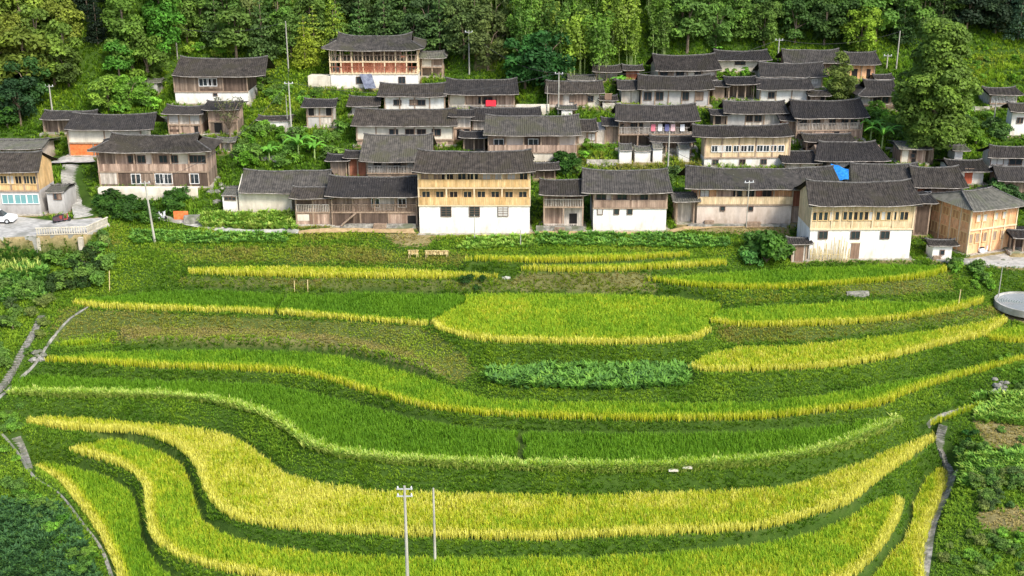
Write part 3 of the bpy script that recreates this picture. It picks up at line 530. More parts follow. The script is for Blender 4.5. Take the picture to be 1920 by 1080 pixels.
for k, (h, fr, bk, rp, rm, lab) in FIELDS.items():
    near = h < 23
    X, Y = inside_grid(WPOLY[k], .185 if near else .2, .035)
    m = Y > 36; X, Y = X[m], Y[m]
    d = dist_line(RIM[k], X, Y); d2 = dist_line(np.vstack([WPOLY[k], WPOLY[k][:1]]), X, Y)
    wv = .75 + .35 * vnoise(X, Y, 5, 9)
    rim = np.clip(1.45 - d / (.85 * wv), 0, 1) ** .8; rm = min(rm * 1.04, 1)  # front band: riper edge plants, plus the sunlit front painted in as yellow
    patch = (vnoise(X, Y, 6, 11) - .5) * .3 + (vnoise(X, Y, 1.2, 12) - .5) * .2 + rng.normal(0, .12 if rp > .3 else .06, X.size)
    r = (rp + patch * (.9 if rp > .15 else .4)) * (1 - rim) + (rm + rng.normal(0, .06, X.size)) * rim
    hh = .76 + .08 * (vnoise(X, Y, 1.5, 5) - .5) + .16 * (vnoise(X, Y, .6, 6) - .5) + rng.normal(0, .03, X.size)
    lod = vnoise(X, Y, 3.1, 31) > .86; hh = np.where(lod & (d > .8), hh * .8, hh)
    keep = rng.random(X.size) > np.where(d < .3, .22, .05 + .12 * (vnoise(X, Y, .55, 41) > .72))
    if k not in ('F1', 'F2', 'F4', 'F9a', 'F10b', 'F8b'): keep &= dist_line(BACK[k][8:-8], X, Y) > .24
    if k == 'F5': a_, b_2 = atz(546, 545, h)[:2], atz(515, 592, h)[:2]; keep &= dist_line(np.array([a_, b_2]), X, Y) > .22
    if k == 'F10':       # the muddy gap between the two halves
        gx = atz(977, 830, h)[0]; keep &= ~((np.abs(X - gx - .25 * np.sin(Y * 2)) < .36))
    X, Y, r, hh = X[keep], Y[keep], r[keep], hh[keep]
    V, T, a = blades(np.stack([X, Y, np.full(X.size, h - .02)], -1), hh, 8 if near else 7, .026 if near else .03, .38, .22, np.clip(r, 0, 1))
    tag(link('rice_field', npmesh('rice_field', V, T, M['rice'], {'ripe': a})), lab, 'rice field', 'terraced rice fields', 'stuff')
# bean row on the rim of the widest dark field, and leafy vegetables
def herb_patch(name, X, Y, hs_, tone, label, cat, n=9, width=.07, spread=1.0):
    P = np.stack([X, Y, gz(X, Y) - .02], -1)
    V, T, a = blades(P, hs_, n, width, spread, .35, np.clip(tone + rng.normal(0, .12, X.size), 0, 1), True)
    tag(link(name, npmesh(name, V, T, M['herb'], {'ripe': a})), label, cat, None, 'stuff')
L10 = RIM['F10']; seg = np.repeat(np.arange(len(L10) - 1), 34); u = rng.random(seg.size)
bx = L10[seg, 0] * (1 - u) + L10[seg + 1, 0] * u + rng.normal(0, .12, seg.size); by = L10[seg, 1] * (1 - u) + L10[seg + 1, 1] * u - .15 + np.abs(rng.normal(0, .5, seg.size)) + .0
herb_patch('bean_row', bx, by, .45 + .35 * rng.random(bx.size), .88, 'row of light green bean plants along the rim of the widest terrace', 'bean row', 14, .045, .6)
X, Y = inside_grid(np.array(VEG), .42, .12); herb_patch('vegetable_patch', X, Y, .35 + .7 * rng.random(X.size), .36, 'leafy green vegetable patch below the bright central paddy', 'vegetable patch', 16, .07, .9)
def px_scatter(poly, n):
    p = np.array(poly, float); out = []; x0, y0 = p.min(0); x1, y1 = p.max(0)
    while len(out) < n:
        q = (random.uniform(x0, x1), random.uniform(y0, y1))
        if inside(p, np.array([q[0]]), np.array([q[1]]))[0]:
            w3 = hit(*q)
            if occ_at(np.array([w3[0]]), np.array([w3[1]]))[0] in (0, 4): out.append(w3)
            elif random.random() < .05: out.append(None)
    return np.array([o for o in out if o is not None])
for poly, n, hh, tn, nm, lb, ct in (
    ([(370, 405), (540, 400), (560, 430), (380, 428)], 420, .6, .75, 'vegetable_plot', 'light green vegetable plot in front of the low white house', 'vegetable plot'),
    ([(250, 436), (545, 440), (545, 458), (250, 458)], 500, .5, .45, 'cabbage_plot', 'dark green cabbage plot below the pale concrete path', 'vegetable plot'),
    ([(1000, 440), (1240, 440), (1370, 450), (1370, 468), (1000, 462)], 600, .5, .42, 'herb_strip', 'green leafy strip between the front houses and the top rice strips', 'vegetable plot'),
    ([(880, 448), (1000, 445), (1000, 465), (860, 470)], 250, .5, .7, 'bean_plot', 'bright leafy plot below the yellow gallery house', 'vegetable plot'),
    ([(0, 470), (90, 478), (90, 560), (0, 570)], 420, .8, .35, 'leafy_undergrowth', 'leafy undergrowth below the concrete platform', 'undergrowth'),
    ([(-20, 940), (110, 950), (150, 1000), (190, 1100), (-20, 1100)], 2600, .45, .0, 'sweet_potato_patch', 'blue-green sweet potato patch in the bottom left corner', 'vegetable patch'),
    ([(1800, 860), (1930, 850), (1930, 900), (1800, 915)], 700, .55, .62, 'light_leaf_plot', 'light leafy plot right of the stone path', 'vegetable plot'),
    ([(1830, 745), (1930, 740), (1930, 800), (1830, 790)], 700, .55, .66, 'upper_leaf_plot', 'light leafy plot above the soil bank at the right frame edge', 'vegetable plot')):
    P = px_scatter(poly, n); herb_patch(nm, P[:, 0], P[:, 1], hh * (.5 + rng.random(len(P))), tn, lb, ct, 15, .065, .8)
# corn
P = px_scatter([(0, 480), (75, 490), (80, 520), (0, 520)], 60)
V, T, a = blades(P, np.full(len(P), 1.3), 9, .05, .35, .4, np.full(len(P), .95)); tag(link('corn_stand', npmesh('corn_stand', V, T, M['herb'], {'ripe': a})), 'dry pale corn stalks below the concrete platform', 'corn', None, 'stuff')

# ------------------------------------------------------------------ paths, steps, walls and yards
def ribbon(name, pts, wd, m, label, lift=.05, n=80, kind='structure'):
    L_ = np.array([hit(x, y) for x, y in smooth_line(pts, n)]); 
    for _ in range(3): L_[1:-1] = (L_[:-2] + L_[1:-1] * 2 + L_[2:]) / 4
    OCC[(dist_line(L_, GX, GY) < (wd if not callable(wd) else wd(.5)) / 2 + .1) & (OCC == 0)] = 3
    b = MB(); q = []; f = []
    for i in range(n):
        d = L_[min(i + 1, n - 1)] - L_[max(i - 1, 0)]; d[2] = 0; d /= np.linalg.norm(d) + 1e-9; s = np.array([-d[1], d[0], 0]) * (wd if not callable(wd) else wd(i / n)) / 2
        for k in (-1, -.33, .33, 1):
            w3 = L_[i] + s * k; q.append((w3[0], w3[1], max(float(gz(w3[0], w3[1])[0]), L_[i][2] - .1) + lift))
    for i in range(n - 1):
        for k in range(3): f.append((i * 4 + k, i * 4 + k + 1, i * 4 + k + 5, i * 4 + k + 4))
    return tag(b.add(q, f).build(name, m), label, kind=kind), L_
def steps(pts, wd, n, label, m='conc'):
    L_ = np.array([hit(x, y) for x, y in smooth_line(pts, n)])
    for _ in range(4): L_[1:-1] = (L_[:-2] + L_[1:-1] * 2 + L_[2:]) / 4
    OCC[(dist_line(L_, GX, GY) < wd / 2 + .1) & (OCC == 0)] = 3; e = empty('stone_stairway', tuple(L_[0]), 0, label=label, cat='steps', group='outdoor stairways')
    for i in range(n - 1):
        d = L_[i + 1] - L_[i]; l = max(np.hypot(d[0], d[1]), .12); a = math.atan2(d[1], d[0]); o = MB().box(-.02, l * .55, -wd/2, wd/2, -.35, .14).build('step', M[m], e, tuple(L_[i] - L_[0])); o.rotation_euler = (0, 0, a)
ribbon('concrete_path', [(300, 408), (330, 415), (380, 424), (430, 433), (500, 435), (560, 434)], 1.0, M['conc'], 'pale concrete path curving below the houses')
ribbon('dirt_path', [(560, 436), (640, 432), (780, 436), (900, 440), (1000, 438), (1130, 437), (1250, 434), (1330, 424), (1450, 424)], .9, M['soil'], 'earth path along the front row')
ribbon('stone_path', [(1785, 888), (1772, 925), (1745, 985), (1735, 1040), (1725, 1110)], 1.0, M['stone'], 'grey stone path winding beside the right rice field')
ribbon('lower_path', [(-10, 800), (30, 845), (62, 893), (110, 925), (150, 975), (190, 1030), (212, 1090)], .3, M['stone'], 'stone edged path along the lower left rice field')
ribbon('ditch_path', [(1740, 800), (1765, 780), (1830, 760), (1880, 720)], .4, M['stone'], 'stony track below the short light rice plot')
ribbon('left_track', [(190, 560), (130, 600), (95, 640), (60, 690), (-10, 755)], .28, M['stone'], 'stony track edging the left terrace ends')
steps([(1768, 800), (1762, 830), (1772, 860), (1787, 886)], .8, 26, 'short flight of grey stone steps beside the right terraces', 'stone')
steps([(78, 595), (60, 630), (40, 665), (10, 715), (-15, 745)], .7, 34, 'stone steps descending through bushes at the left', 'stone')
steps([(30, 820), (42, 850), (52, 880)], .9, 12, 'few grey steps near the lower left path', 'stone')
ribbon('stair_landing', [(105, 302), (175, 300)], 2.6, M['conc'], 'pale concrete landing above the stairway', .12, 20)
steps([(135, 310), (132, 335), (140, 360), (152, 385), (157, 408)], 2.3, 36, 'wide concrete stairway climbing between the two left houses')
def poly_slab(name, pxp, h, th, m, label, kind='structure', cat=None):
    P = [atz(x, y, h) for x, y in pxp]; n = len(P); b = MB()
    b.add([(x, y, h) for x, y, _ in P] + [(x, y, h - th) for x, y, _ in P], [tuple(range(n))] + [(i, n + i, n + (i + 1) % n, (i + 1) % n) for i in range(n)]); 
    return tag(b.build(name, m), label, cat, None, kind)
poly_slab('road', [(-160, 400), (0, 402), (100, 414), (190, 408), (205, 420), (165, 438), (70, 441), (0, 445), (-160, 448)], 33.68, 3.6, M['conc'], 'pale concrete road platform at the left')
poly_slab('courtyard', [(1730, 482), (1810, 484), (1905, 472), (2000, 468), (2000, 500), (1900, 500), (1800, 494)], 30.83, .5, M['conc'], 'pale concrete courtyard before the orange house')
# balustrade and pillars of the platform
def rail_run(pa, pb_, h, label, z, mtl='cream', sp=.28):
    A = np.array(atz(*pa, z)); B_ = np.array(atz(*pb_, z)); l = np.linalg.norm(B_ - A); e = empty('balustrade', tuple(A), math.atan2(B_[1] - A[1], B_[0] - A[0]), label=label, cat='balustrade')
    MB().box(0, l, -.08, .08, h - .1, h).build('handrail', M[mtl], e); MB().box(0, l, -.08, .08, 0, .1).build('plinth', M[mtl], e); b = MB()
    for i in range(int(l / sp)): b.box(i * sp + .08, i * sp + .18, -.05, .05, .1, h - .1)
    b.build('balusters', M[mtl], e)
rail_run((68, 441), (163, 438), .9, 'cream balustrade along the concrete platform edge', 33.68); rail_run((163, 438), (203, 420), .9, 'short angled balustrade at the end of the platform', 33.68)
for x, yb, lb in ((73, 497, 'longest'), (152, 470, 'shorter')):
    a = atz(x, 444, 33.4); MB_ = MB().box(-.25, .25, -.25, .25, -4.2, 0); tag(MB_.build('support_pillar', M['cream'], None, (a[0], a[1] - .25, 33.4)), lb + ' cream pillar holding up the concrete platform', 'pillar', 'pillars under the platform')
a = atz(-100, 447, 33.5); b_ = atz(70, 443, 33.5); tag(MB().box(a[0], b_[0], -.35, 0, -2.2, 0).build('retaining_wall', M['conc'], None, (0, b_[1] - .15, 33.6)), 'pale grey retaining wall below the road at the left edge', 'wall')
def wallseg(pa, pb_, th, hgt, m, label, name='retaining_wall', back=.3):
    A = np.array(hit(*pa)); B_ = np.array(hit(*pb_)); A[2] = B_[2] = min(A[2], B_[2]) ; l = np.linalg.norm(B_ - A); n = max(int(l / .8), 2); b = MB()
    rows = 4; vs = []
    for i in range(n + 1):
        for j in range(rows + 1): vs.append((l * i / n, random.uniform(-.04, .04) + (j / rows) * .12, -.4 + (hgt + .4) * j / rows))
    for i in range(n + 1): vs.append((l * i / n, th, hgt)) 
    f = [(i * (rows + 1) + j, (i + 1) * (rows + 1) + j, (i + 1) * (rows + 1) + j + 1, i * (rows + 1) + j + 1) for i in range(n) for j in range(rows)]
    o = (n + 1) * (rows + 1); f += [(i * (rows + 1) + rows, (i + 1) * (rows + 1) + rows, o + i + 1, o + i) for i in range(n)]
    w_ = b.add(vs, f).build(name, M[m], None, tuple(A)); w_.rotation_euler = (0, 0, math.atan2(B_[1] - A[1], B_[0] - A[0])); return tag(w_, label, 'wall')
wallseg((185, 374), (372, 374), 1.2, 1.45, 'cream', 'long cream retaining wall under the large pinkish timber house')
wallseg((578, 166), (620, 166), 2.0, 1.8, 'cream', 'short cream wall left of the white base of the unfinished house')
wallseg((345, 421), (375, 421), 1.0, 1.0, 'stone', 'low stone wall beside the orange sheet')
wallseg((1588, 556), (1630, 556), .6, .55, 'stone', 'small pale concrete wall patch in the bank below the bright rice field')
wallseg((968, 214), (1030, 214), .4, 1.4, 'cream', 'pale garden wall left of the tall crossarm pole')
wallseg((1005, 436), (1095, 434), .6, .7, 'stone', 'stone footing wall under the open frame annex')
wallseg((640, 428), (780, 430), .6, .5, 'stone', 'low stone footing below the dark timber house')
wallseg((1290, 425), (1475, 428), .6, .5, 'stone', 'rubble footing wall below the long orange panelled house')
for a_, b_2, h_, lb in (((1130, 206), (1165, 204), .9, 'low stone wall below the grey house with bright window panels'), ((1340, 246), (1362, 246), .8, 'short stone wall left of the pale timber house'), ((1480, 204), (1545, 202), 1.0, 'stone wall under the conical tree'), ((430, 296), (520, 306), .9, 'mossy stone wall at the top of the central green hollow'), ((250, 226), (315, 230), .9, 'stone wall behind the cream and orange house'), ((1100, 312), (1160, 310), .8, 'stone wall below the tallest white outhouse'), ((1610, 268), (1680, 290), .8, 'stone wall beside the banana plants'), ((1800, 212), (1856, 210), .8, 'stone wall leading to the porch house right of the huge tree'), ((490, 246), (570, 250), .8, 'stone wall running right from the low white shed')):
    wallseg(a_, b_2, .5, h_, 'plinth', lb, 'stone_wall')
# round pond
px_, py_, pz_ = PONDC; OCC[(np.hypot(GX - px_, GY - py_) < 3.8)] = 3; e = empty('round_pond', (px_, py_, pz_ + .25), 0, label='round concrete pond with ripples at the right frame edge', cat='pond'); b = MB(); n = 48
for r0, z in ((3.55, -.6), (3.55, .12), (3.32, .12), (3.32, -.6)): b.v += [(r0 * cos(2*pi*i/n), r0 * sin(2*pi*i/n), z) for i in range(n)]
b.f = [(k*n+i, k*n+(i+1)%n, (k+1)*n+(i+1)%n, (k+1)*n+i) for k in range(3) for i in range(n)]; b.build('rim', M['conc'], e)
wm, t, bb = mat('pond_water', (.26, .28, .28), .1, .6); n3 = N(t, 'ShaderNodeTexWave', Scale=1.2, Distortion=1.5); n3.wave_type = 'RINGS'; n3.rings_direction = 'Z'; tc = N(t, 'ShaderNodeTexCoord'); t.links.new(tc.outputs['Object'], n3.inputs[0])
bp = N(t, 'ShaderNodeBump', Strength=.5, Distance=.1); t.links.new(n3.outputs['Fac'], bp.inputs['Height']); t.links.new(bp.outputs[0], bb.inputs['Normal'])
b = MB(); b.v = [(3.33 * cos(2*pi*i/n), 3.33 * sin(2*pi*i/n), -.04) for i in range(n)]; b.f = [tuple(range(n))]; b.build('water', wm, e)


# grass on every free bank
def grass(x0, x1, y0, y1, sp, hmin, hmax, n, wd, label, name):
    X, Y = np.meshgrid(np.arange(x0, x1, sp), np.arange(y0, y1, sp)); X = X.ravel() + rng.normal(0, sp * .35, X.size); Y = Y.ravel() + rng.normal(0, sp * .35, Y.size)
    px, py = proj(X, Y, gz(X, Y)); m = (px > -60) & (px < 1980) & (py < 1120) & np.isin(occ_at(X, Y), [0])
    X, Y, px, py = X[m], Y[m], px[m], py[m]
    px = px + rng.normal(0, 8, px.size); py = py + rng.normal(0, 3, py.size)
    dr = dry_at(px, py); keep = rng.random(X.size) > np.where(dr > .95, .93, np.where(dr > .88, .5, np.where(dr > .8, .3, 0))); 
    X, Y, dr = X[keep], Y[keep], dr[keep]
    sl = np.abs(gz(X, Y + .25) - gz(X, Y - .25)) * 2
    rep_ = np.clip(np.round(np.sqrt(1 + sl * sl) * 1.15 + rng.random(X.size) - .5), 1, 4).astype(int)
    X = np.repeat(X, rep_) + rng.normal(0, sp * .3, rep_.sum()); Y = np.repeat(Y, rep_) + rng.normal(0, sp * .3, rep_.sum()); dr = np.repeat(dr, rep_)
    df_ = np.full(X.size, 9.); db_ = np.full(X.size, 9.)
    if y0 < 100:
        for q in RIM: df_ = np.minimum(df_, dist_line(RIM[q][::6], X, Y)); db_ = np.minimum(db_, dist_line(BACK[q][::6], X, Y))
    k_ = np.isin(occ_at(X, Y), [0]) & (db_ > .22); dr = np.where(db_ < .8, dr * .6, dr); X, Y, dr = X[k_], Y[k_], dr[k_]  # grass darkened near the bank feet, a shade line put into its colour
    r = dr + (vnoise(X, Y, 4, 21) - .5) * .3 + (vnoise(X, Y, 1, 22) - .5) * .16 + rng.normal(0, .05, X.size)
    hh = (hmin + (hmax - hmin) * rng.random(X.size)) * (.6 + .8 * vnoise(X, Y, 2.2, 23)) * np.where(dr > .6, .7, 1)
    V, T, a = blades(np.stack([X, Y, gz(X, Y) - .03], -1), hh, n, wd, .9, .5, np.clip(r, 0, 1))
    tag(link(name, npmesh(name, V, T, M['grass'], {'ripe': a})), label, 'grass', None, 'stuff')
grass(-64, 64, 74, 138, .23, .16, .42, 7, .04, 'green and olive grass covering the terrace banks', 'bank_grass')
grass(-94, 96, 138, 208, .46, .3, .8, 8, .06, 'rough grass between the village houses', 'village_grass')

# ------------------------------------------------------------------ houses
RF = random.Random(5)
WCACHE = {}
def window(parent, x, y, z, ww, wh, fr='frame_b', pane='glass', rz=0, grid=0):
    key = (round(ww, 2), round(wh, 2), fr, grid)
    if key not in WCACHE:
        b = MB(); t = .07; d = .07
        b.box(-ww/2 - t, ww/2 + t, -d, 0, -wh/2 - t, -wh/2); b.box(-ww/2 - t, ww/2 + t, -d, 0, wh/2, wh/2 + t)
        b.box(-ww/2 - t, -ww/2, -d, 0, -wh/2, wh/2); b.box(ww/2, ww/2 + t, -d, 0, -wh/2, wh/2)
        if ww > .6: b.box(-.025, .025, -d * .8, 0, -wh/2, wh/2)
        if grid:
            b.box(-ww/2, ww/2, -d * .7, 0, -.02, .02)
            for q in (-.25, .25): b.box(-ww/2, ww/2, -d * .7, 0, wh * q - .02, wh * q + .02)
        p = MB().box(-ww/2, ww/2, -.02, .04, -wh/2, wh/2)
        WCACHE[key] = (b.me('window', M[fr]), {}, p)
    me, panes, p = WCACHE[key]
    if pane not in panes: panes[pane] = p.me('pane', M[pane])
    if pane == 'glass' and RF.random() < .3: pane = RF.choice(['curtain', 'dark', 'board'])
    if pane not in panes: panes[pane] = p.me('pane', M[pane])
    o = link('window', me, parent, (x, y, z + RF.uniform(-.02, .02))); o.rotation_euler = (0, 0, rz)
    link('pane', panes[pane], o)
def roof(root, d):
    x0, x1 = d['rx']; cx = (x0 + x1) / 2; hL = (x1 - x0) / 2; D = d['D']; oy = d['oy']; hd = D / 2 + oy; rise = d['rise']; ze = d['ze']
    hip = d.get('hip', 0); rl = d.get('rl', .95); lift = d.get('lift', .12); hR = hL * rl
    def half(v): return hL - (hL - hR) * (min(v / hip, 1) if hip else v)
    sag = RF.uniform(.03, .16) * hL / 5; ph = RF.uniform(0, 6); amp = RF.uniform(.02, .05)
    def zz(v, s): return ze + rise * (v * .82 + .18 * v * v) + lift * abs(s) ** 7 - sag * (1 - s * s) * (.3 + .7 * v) + amp * sin(s * hL * .9 + ph + v * 2)
    nv = 7; nc = max(int(2 * hL / .14) | 1, 9); b = MB()
    vs_ = [i / (nv - 1) for i in range(nv)]
    if hip and hip < 1: vs_ = sorted(set(vs_) | {hip})
    for sg in (-1, 1):
        k = len(b.v); rows = [(-1, 0)] + [(0, v) for v in vs_]
        for fl, v in rows:
            for i in range(nc):
                s = -1 + 2 * i / (nc - 1); wob = .02 * sin(i * 1.7 + v * 9 + hL)
                z = zz(v, s) + (.075 if i % 2 else 0) + wob - (.12 if fl else 0)
                b.v.append((cx + s * half(v), D / 2 + sg * hd * (1 - v), z))
        for r in range(len(rows) - 1):
            for i in range(nc - 1):
                q = (k + r * nc + i, k + r * nc + i + 1, k + (r + 1) * nc + i + 1, k + (r + 1) * nc + i)
                b.f.append(q if sg < 0 else q[::-1])
    if hip:
        hv = [v for v in vs_ if v <= hip + 1e-6]; nc2 = max(int(2 * hd / .2) | 1, 7)
        for sx in (-1, 1):
            k = len(b.v)
            for v in hv:
                for i in range(nc2):
                    s = -1 + 2 * i / (nc2 - 1)
                    b.v.append((cx + sx * half(v), D / 2 + s * hd * (1 - v), zz(v, 1) + (.04 if i % 2 and v < .99 else 0) - (lift * (1 - abs(s) ** 7))))
            for r in range(len(hv) - 1):
                for i in range(nc2 - 1):
                    q = (k + r * nc2 + i, k + r * nc2 + i + 1, k + (r + 1) * nc2 + i + 1, k + (r + 1) * nc2 + i)
                    b.f.append(q if sx > 0 else q[::-1])
    # underside
    if not hip:
        for sg in (-1, 1):
            b.add([(x0 + .02, D/2 + sg * (hd - .01), ze - .11), (x1 - .02, D/2 + sg * (hd - .01), ze - .11), (cx + hR - .02, D/2, ze + rise - .2), (cx - hR + .02, D/2, ze + rise - .2)], [(0, 1, 2, 3)])
    o = b.build('roof', M[d.get('mtl', 'tile')], root)
    r = MB(); rt = half(1)
    pts = [(cx + s * (rt + .05), D/2, zz(1, s) + .06 + .08 * abs(s) ** 5) for s in np.linspace(-1, 1, 13)]
    r.tube(pts, .12, 5); r.build('ridge_cap', M['ridge'], o)
    if hip:
        for sx in (-1, 1):
            for sg in (-1, 1):
                q = MB(); q.tube([(cx + sx * half(v), D/2 + sg * hd * (1 - v), zz(v, 1) + .06) for v in hv], .09, 5); q.build('hip_cap', M['ridge'], o)
    e = MB(); e.tube([(cx + s * hL, -oy - .03, zz(0, s) - .07) for s in np.linspace(-1, 1, 11)], .055, 4); e.build('eave_board', M['fascia'], o)
PAN = {'wpink': ['wold', 'wgrey', 'cream', 'wpink', 'wdark', 'pink', 'wold'], 'wgrey': ['wpink', 'wold', 'cream', 'grey', 'wgrey'], 'wold': ['wpink', 'wgrey', 'wdark', 'wold'], 'worange': ['wgrey', 'wpink', 'wred', 'worange', 'wpale'], 'wpale': ['wpale'], 'wdark': ['wold', 'wdark'], 'wred': ['wpink', 'wred']}
def house(d):
    root = empty('house', d['o'], d['yawr'], label=d['label'], cat='shed' if d['W'] < 3 else 'house', group='tiled roof houses of the hillside village')
    Wd, D, Yw, oy = d['W'], d['D'], d['Yw'], d['oy']; zb0 = d['o'][2]
    wt = d['ze'] + d['rise'] / (D / 2 + oy) * oy * .82 - .16      # wall plate just under the tiles
    z1 = wt; hw = Wd / 2
    for n, (yb, style, m, op) in enumerate(d['floors']):
        last = n == len(d['floors']) - 1
        z0 = 0 if last else atY((d['xl'] + d['xr']) / 2, yb, Yw)[2] - zb0
        z0 = min(z0, z1 - .8) if not last else -.3
        rec = op.get('shallow', 1.0) if style in ('balcony',) else (D * .5 if style == 'open' else (.02 if style != 'frame' else D * .6))
        rec = min(rec, D * .6); postm = M[d.get('post', 'post')] if style != 'frame' else M['postpale']
        if style == 'frame':
            MB().box(-hw * (.8 if n else .55), hw * (.72 if n else .55), rec if not n else 1.0, D - .1, max(z0, 0), z1).build('inner_wall', M['coral'] if n else M['wold'], root)
        else:
            MB().box(-hw, hw, rec, D, z0, z1).build('wall', M[m], root)
        nb = op.get('bays', 0)
        if nb and style in (PK, 'balcony') and m in PAN and not op.get('side'):
            for i in range(nb):
                q_ = RF.random(); xa, xb = -hw + Wd * i / nb + .09, -hw + Wd * (i + 1) / nb - .09; zl = max(z0, 0) + .1
                if q_ < .62 and xb - xa > .6: MB().box(xa, xb, rec - .03 - .001 * i, rec + .02, zl + (RF.random() * .5 if q_ < .3 else 0), z1 - .06 - (RF.random() * .6 if q_ < .2 else 0)).build('wall_panel', M[RF.choice(PAN[m])], root)
                elif q_ < .8 and not op.get('winx') and xb - xa > .6:
                    xm = RF.uniform(xa + .1, xb - .5); MB().box(xm, min(xm + RF.uniform(.5, 1.1), xb), rec - .02, rec + .02, zl, min(zl + RF.uniform(1.2, 1.9), z1 - .2)).build('doorway', M['dark'], root)
        if nb:
            for i in range(nb + 1):
                x = -hw + Wd * i / nb; t = .085
                MB().box(x - t, x + t, -.075 if style in (PK, W_) else -.06, .1, max(z0, -.3), z1 - .003).build('post', postm, root)
            if style in ('frame', 'open'):
                for x in (-hw, hw):
                    for y in (D * .33, D * .66, D): MB().box(x - .08, x + .08, y - .08, y + .08, z0, z1 - .003).build('post', postm, root)
        if not last or style in ('balcony', 'frame'):
            MB().box(-hw - .1, hw + .1, -.12, rec + .02, z0 - .09, z0 + .09).build('floor_beam', postm, root)
        if style in ('balcony', 'frame') and op.get('rail'):
            b = MB(); zr = z0 + .95; b.box(-hw, hw, -.16, -.08, zr, zr + .08)
            if style == 'frame': 
                nn = int(Wd / .55)
                for i in range(nn): x = -hw + Wd * (i + .5) / nn; b.box(x - .05, x + .05, -.15, -.09, z0 + .1, z1 - .1 if i % 2 else zr)
            elif op['rail'] in ('wgrey', 'frame_w', 'wold'):
                nn = int(Wd / .2)
                for i in range(nn): x = -hw + Wd * (i + .5) / nn; b.box(x - .035, x + .035, -.15, -.09, z0 + .1, zr)
            else: b.box(-hw, hw, -.145, -.095, z0 + .1, zr)
            b.build('railing', M[op['rail']], root)
        if style in (PK, W_, 'balcony') and (op.get('win') or op.get('winx')):
            ww, wh = op.get('ww', .9), op.get('wh', .9); zc0 = (max(z0, 0) + z1) / 2
            if op.get('winx'):
                zc0 = atY((d['xl'] + d['xr']) / 2, op['winy'], Yw + rec)[2] - zb0
                X = []
                for p in op['winx']:
                    q = ray(p, d['ye']); q = q[0] / q[1]; X.append((q * Yw - (d['o'][0] - cos(d['yawr']) * hw)) / (cos(d['yawr']) - q * sin(d['yawr'])) - hw if abs(d['yawr']) < .01 else
                        (q * (Yw) - (d['o'][0] - cos(d['yawr']) * hw)) / (cos(d['yawr']) - q * sin(d['yawr'])) - hw)
            else: X = [-hw + Wd * (i + .5) / op['win'] for i in range(op['win'])]
            lo, hi = max(z0, 0) + wh/2 + .2, z1 - wh/2 - .12
            zc0 = min(max(zc0, lo), max(hi, lo))
            for x in X:
                if abs(x) < hw - ww/2: window(root, x, rec - .05, zc0, ww, wh, op.get('fr', 'frame_b'), op.get('pane', 'glass'), grid=op.get('grid', 0))
            for i in range(op.get('side', 0)):
                window(root, -hw - .003, D * (i + .5) / op['side'], zc0, D / op['side'] * .6, wh * 1.1, 'frame_y', 'amber', rz=-pi/2)
                MB().box(-hw - .07, -hw + .05, D * i / op['side'] - .08, D * i / op['side'] + .08, max(z0, 0), z1).build('post', postm, root)
        if op.get('door'):
            x = 0
            if op.get('doorx'): x = atY(op['doorx'], yb, Yw)[0] - d['o'][0]
            o = MB().box(x - .5, x + .5, -.05, -.004, 0, 1.95).build('door', M[op.get('doorm', 'door')], root)
            MB().box(x - .58, x + .58, -.07, -.052, 1.95, 2.05).build('lintel', postm, o)
        z1 = z0
    ph_ = 1.3 if Yw > 140 else .35; po = .55 if Wd > 3 else .12
    if 'small grey flat' not in d['label']: MB().box(-hw - po, hw + po, -po, D * .8, -ph_ - .3, -.02 if Wd < 3 else .05).build('stone_plinth', M['plinth'], root)
    # gable infill up to the tiles
    if not d.get('hip'):
        x0, x1 = -hw, hw; b = MB(); zt = d['ze'] + d['rise'] - .3
        y0 = 0 if d['floors'][0][1] in (PK, W_) else 0.02
        if zt > wt + .1:
            b.add([(x0, y0 + .02, wt), (x0, D - .02, wt), (x0, D/2, zt), (x1, y0 + .02, wt), (x1, D - .02, wt), (x1, D/2, zt)], [(0, 2, 1), (3, 4, 5), (0, 3, 5, 2), (1, 2, 5, 4)])
            b.build('gable', M[d.get('gable', d['floors'][0][2] if d['floors'][0][1] != 'frame' else 'wold')], root)
    roof(root, d)
    return root
M_orange = M['orange']
for d in H: house(d)

# ------------------------------------------------------------------ trees and bushes
def crown_quads(cent, rad, n, size, tone, flat_=.5, shell=.45):
    """n leaf quads in ellipsoids: cent (m,3), rad (m,3)"""
    m = len(cent); wgt = (rad[:, 0] * rad[:, 2]); k = rng.choice(m, n, p=wgt / wgt.sum())
    v = rng.normal(size=(n, 3)); v /= np.linalg.norm(v, axis=1)[:, None]
    v[:, 2] = np.where(v[:, 2] < -.5, -v[:, 2], v[:, 2])
    r = (shell + (1 - shell) * rng.random(n) ** .6)[:, None]
    p = cent[k] + v * rad[k] * r
    nrm = v * .8 + rng.normal(size=(n, 3)) * .55 + [0, 0, flat_]; nrm /= np.linalg.norm(nrm, axis=1)[:, None]
    a = np.cross(nrm, rng.normal(size=(n, 3))); a /= np.linalg.norm(a, axis=1)[:, None]; b = np.cross(nrm, a)
    s = size * (.6 + .8 * rng.random(n))[:, None]
    V = np.stack([p - a * s * .5, p + b * s * .35 , p + a * s * .6, p - b * s * .35], 1).reshape(-1, 3)
    T = np.arange(4 * n).reshape(n, 4)
    tn = np.repeat(np.clip(tone[k] + rng.normal(0, .12, n), 0, 1), 4)
    return V, T, tn
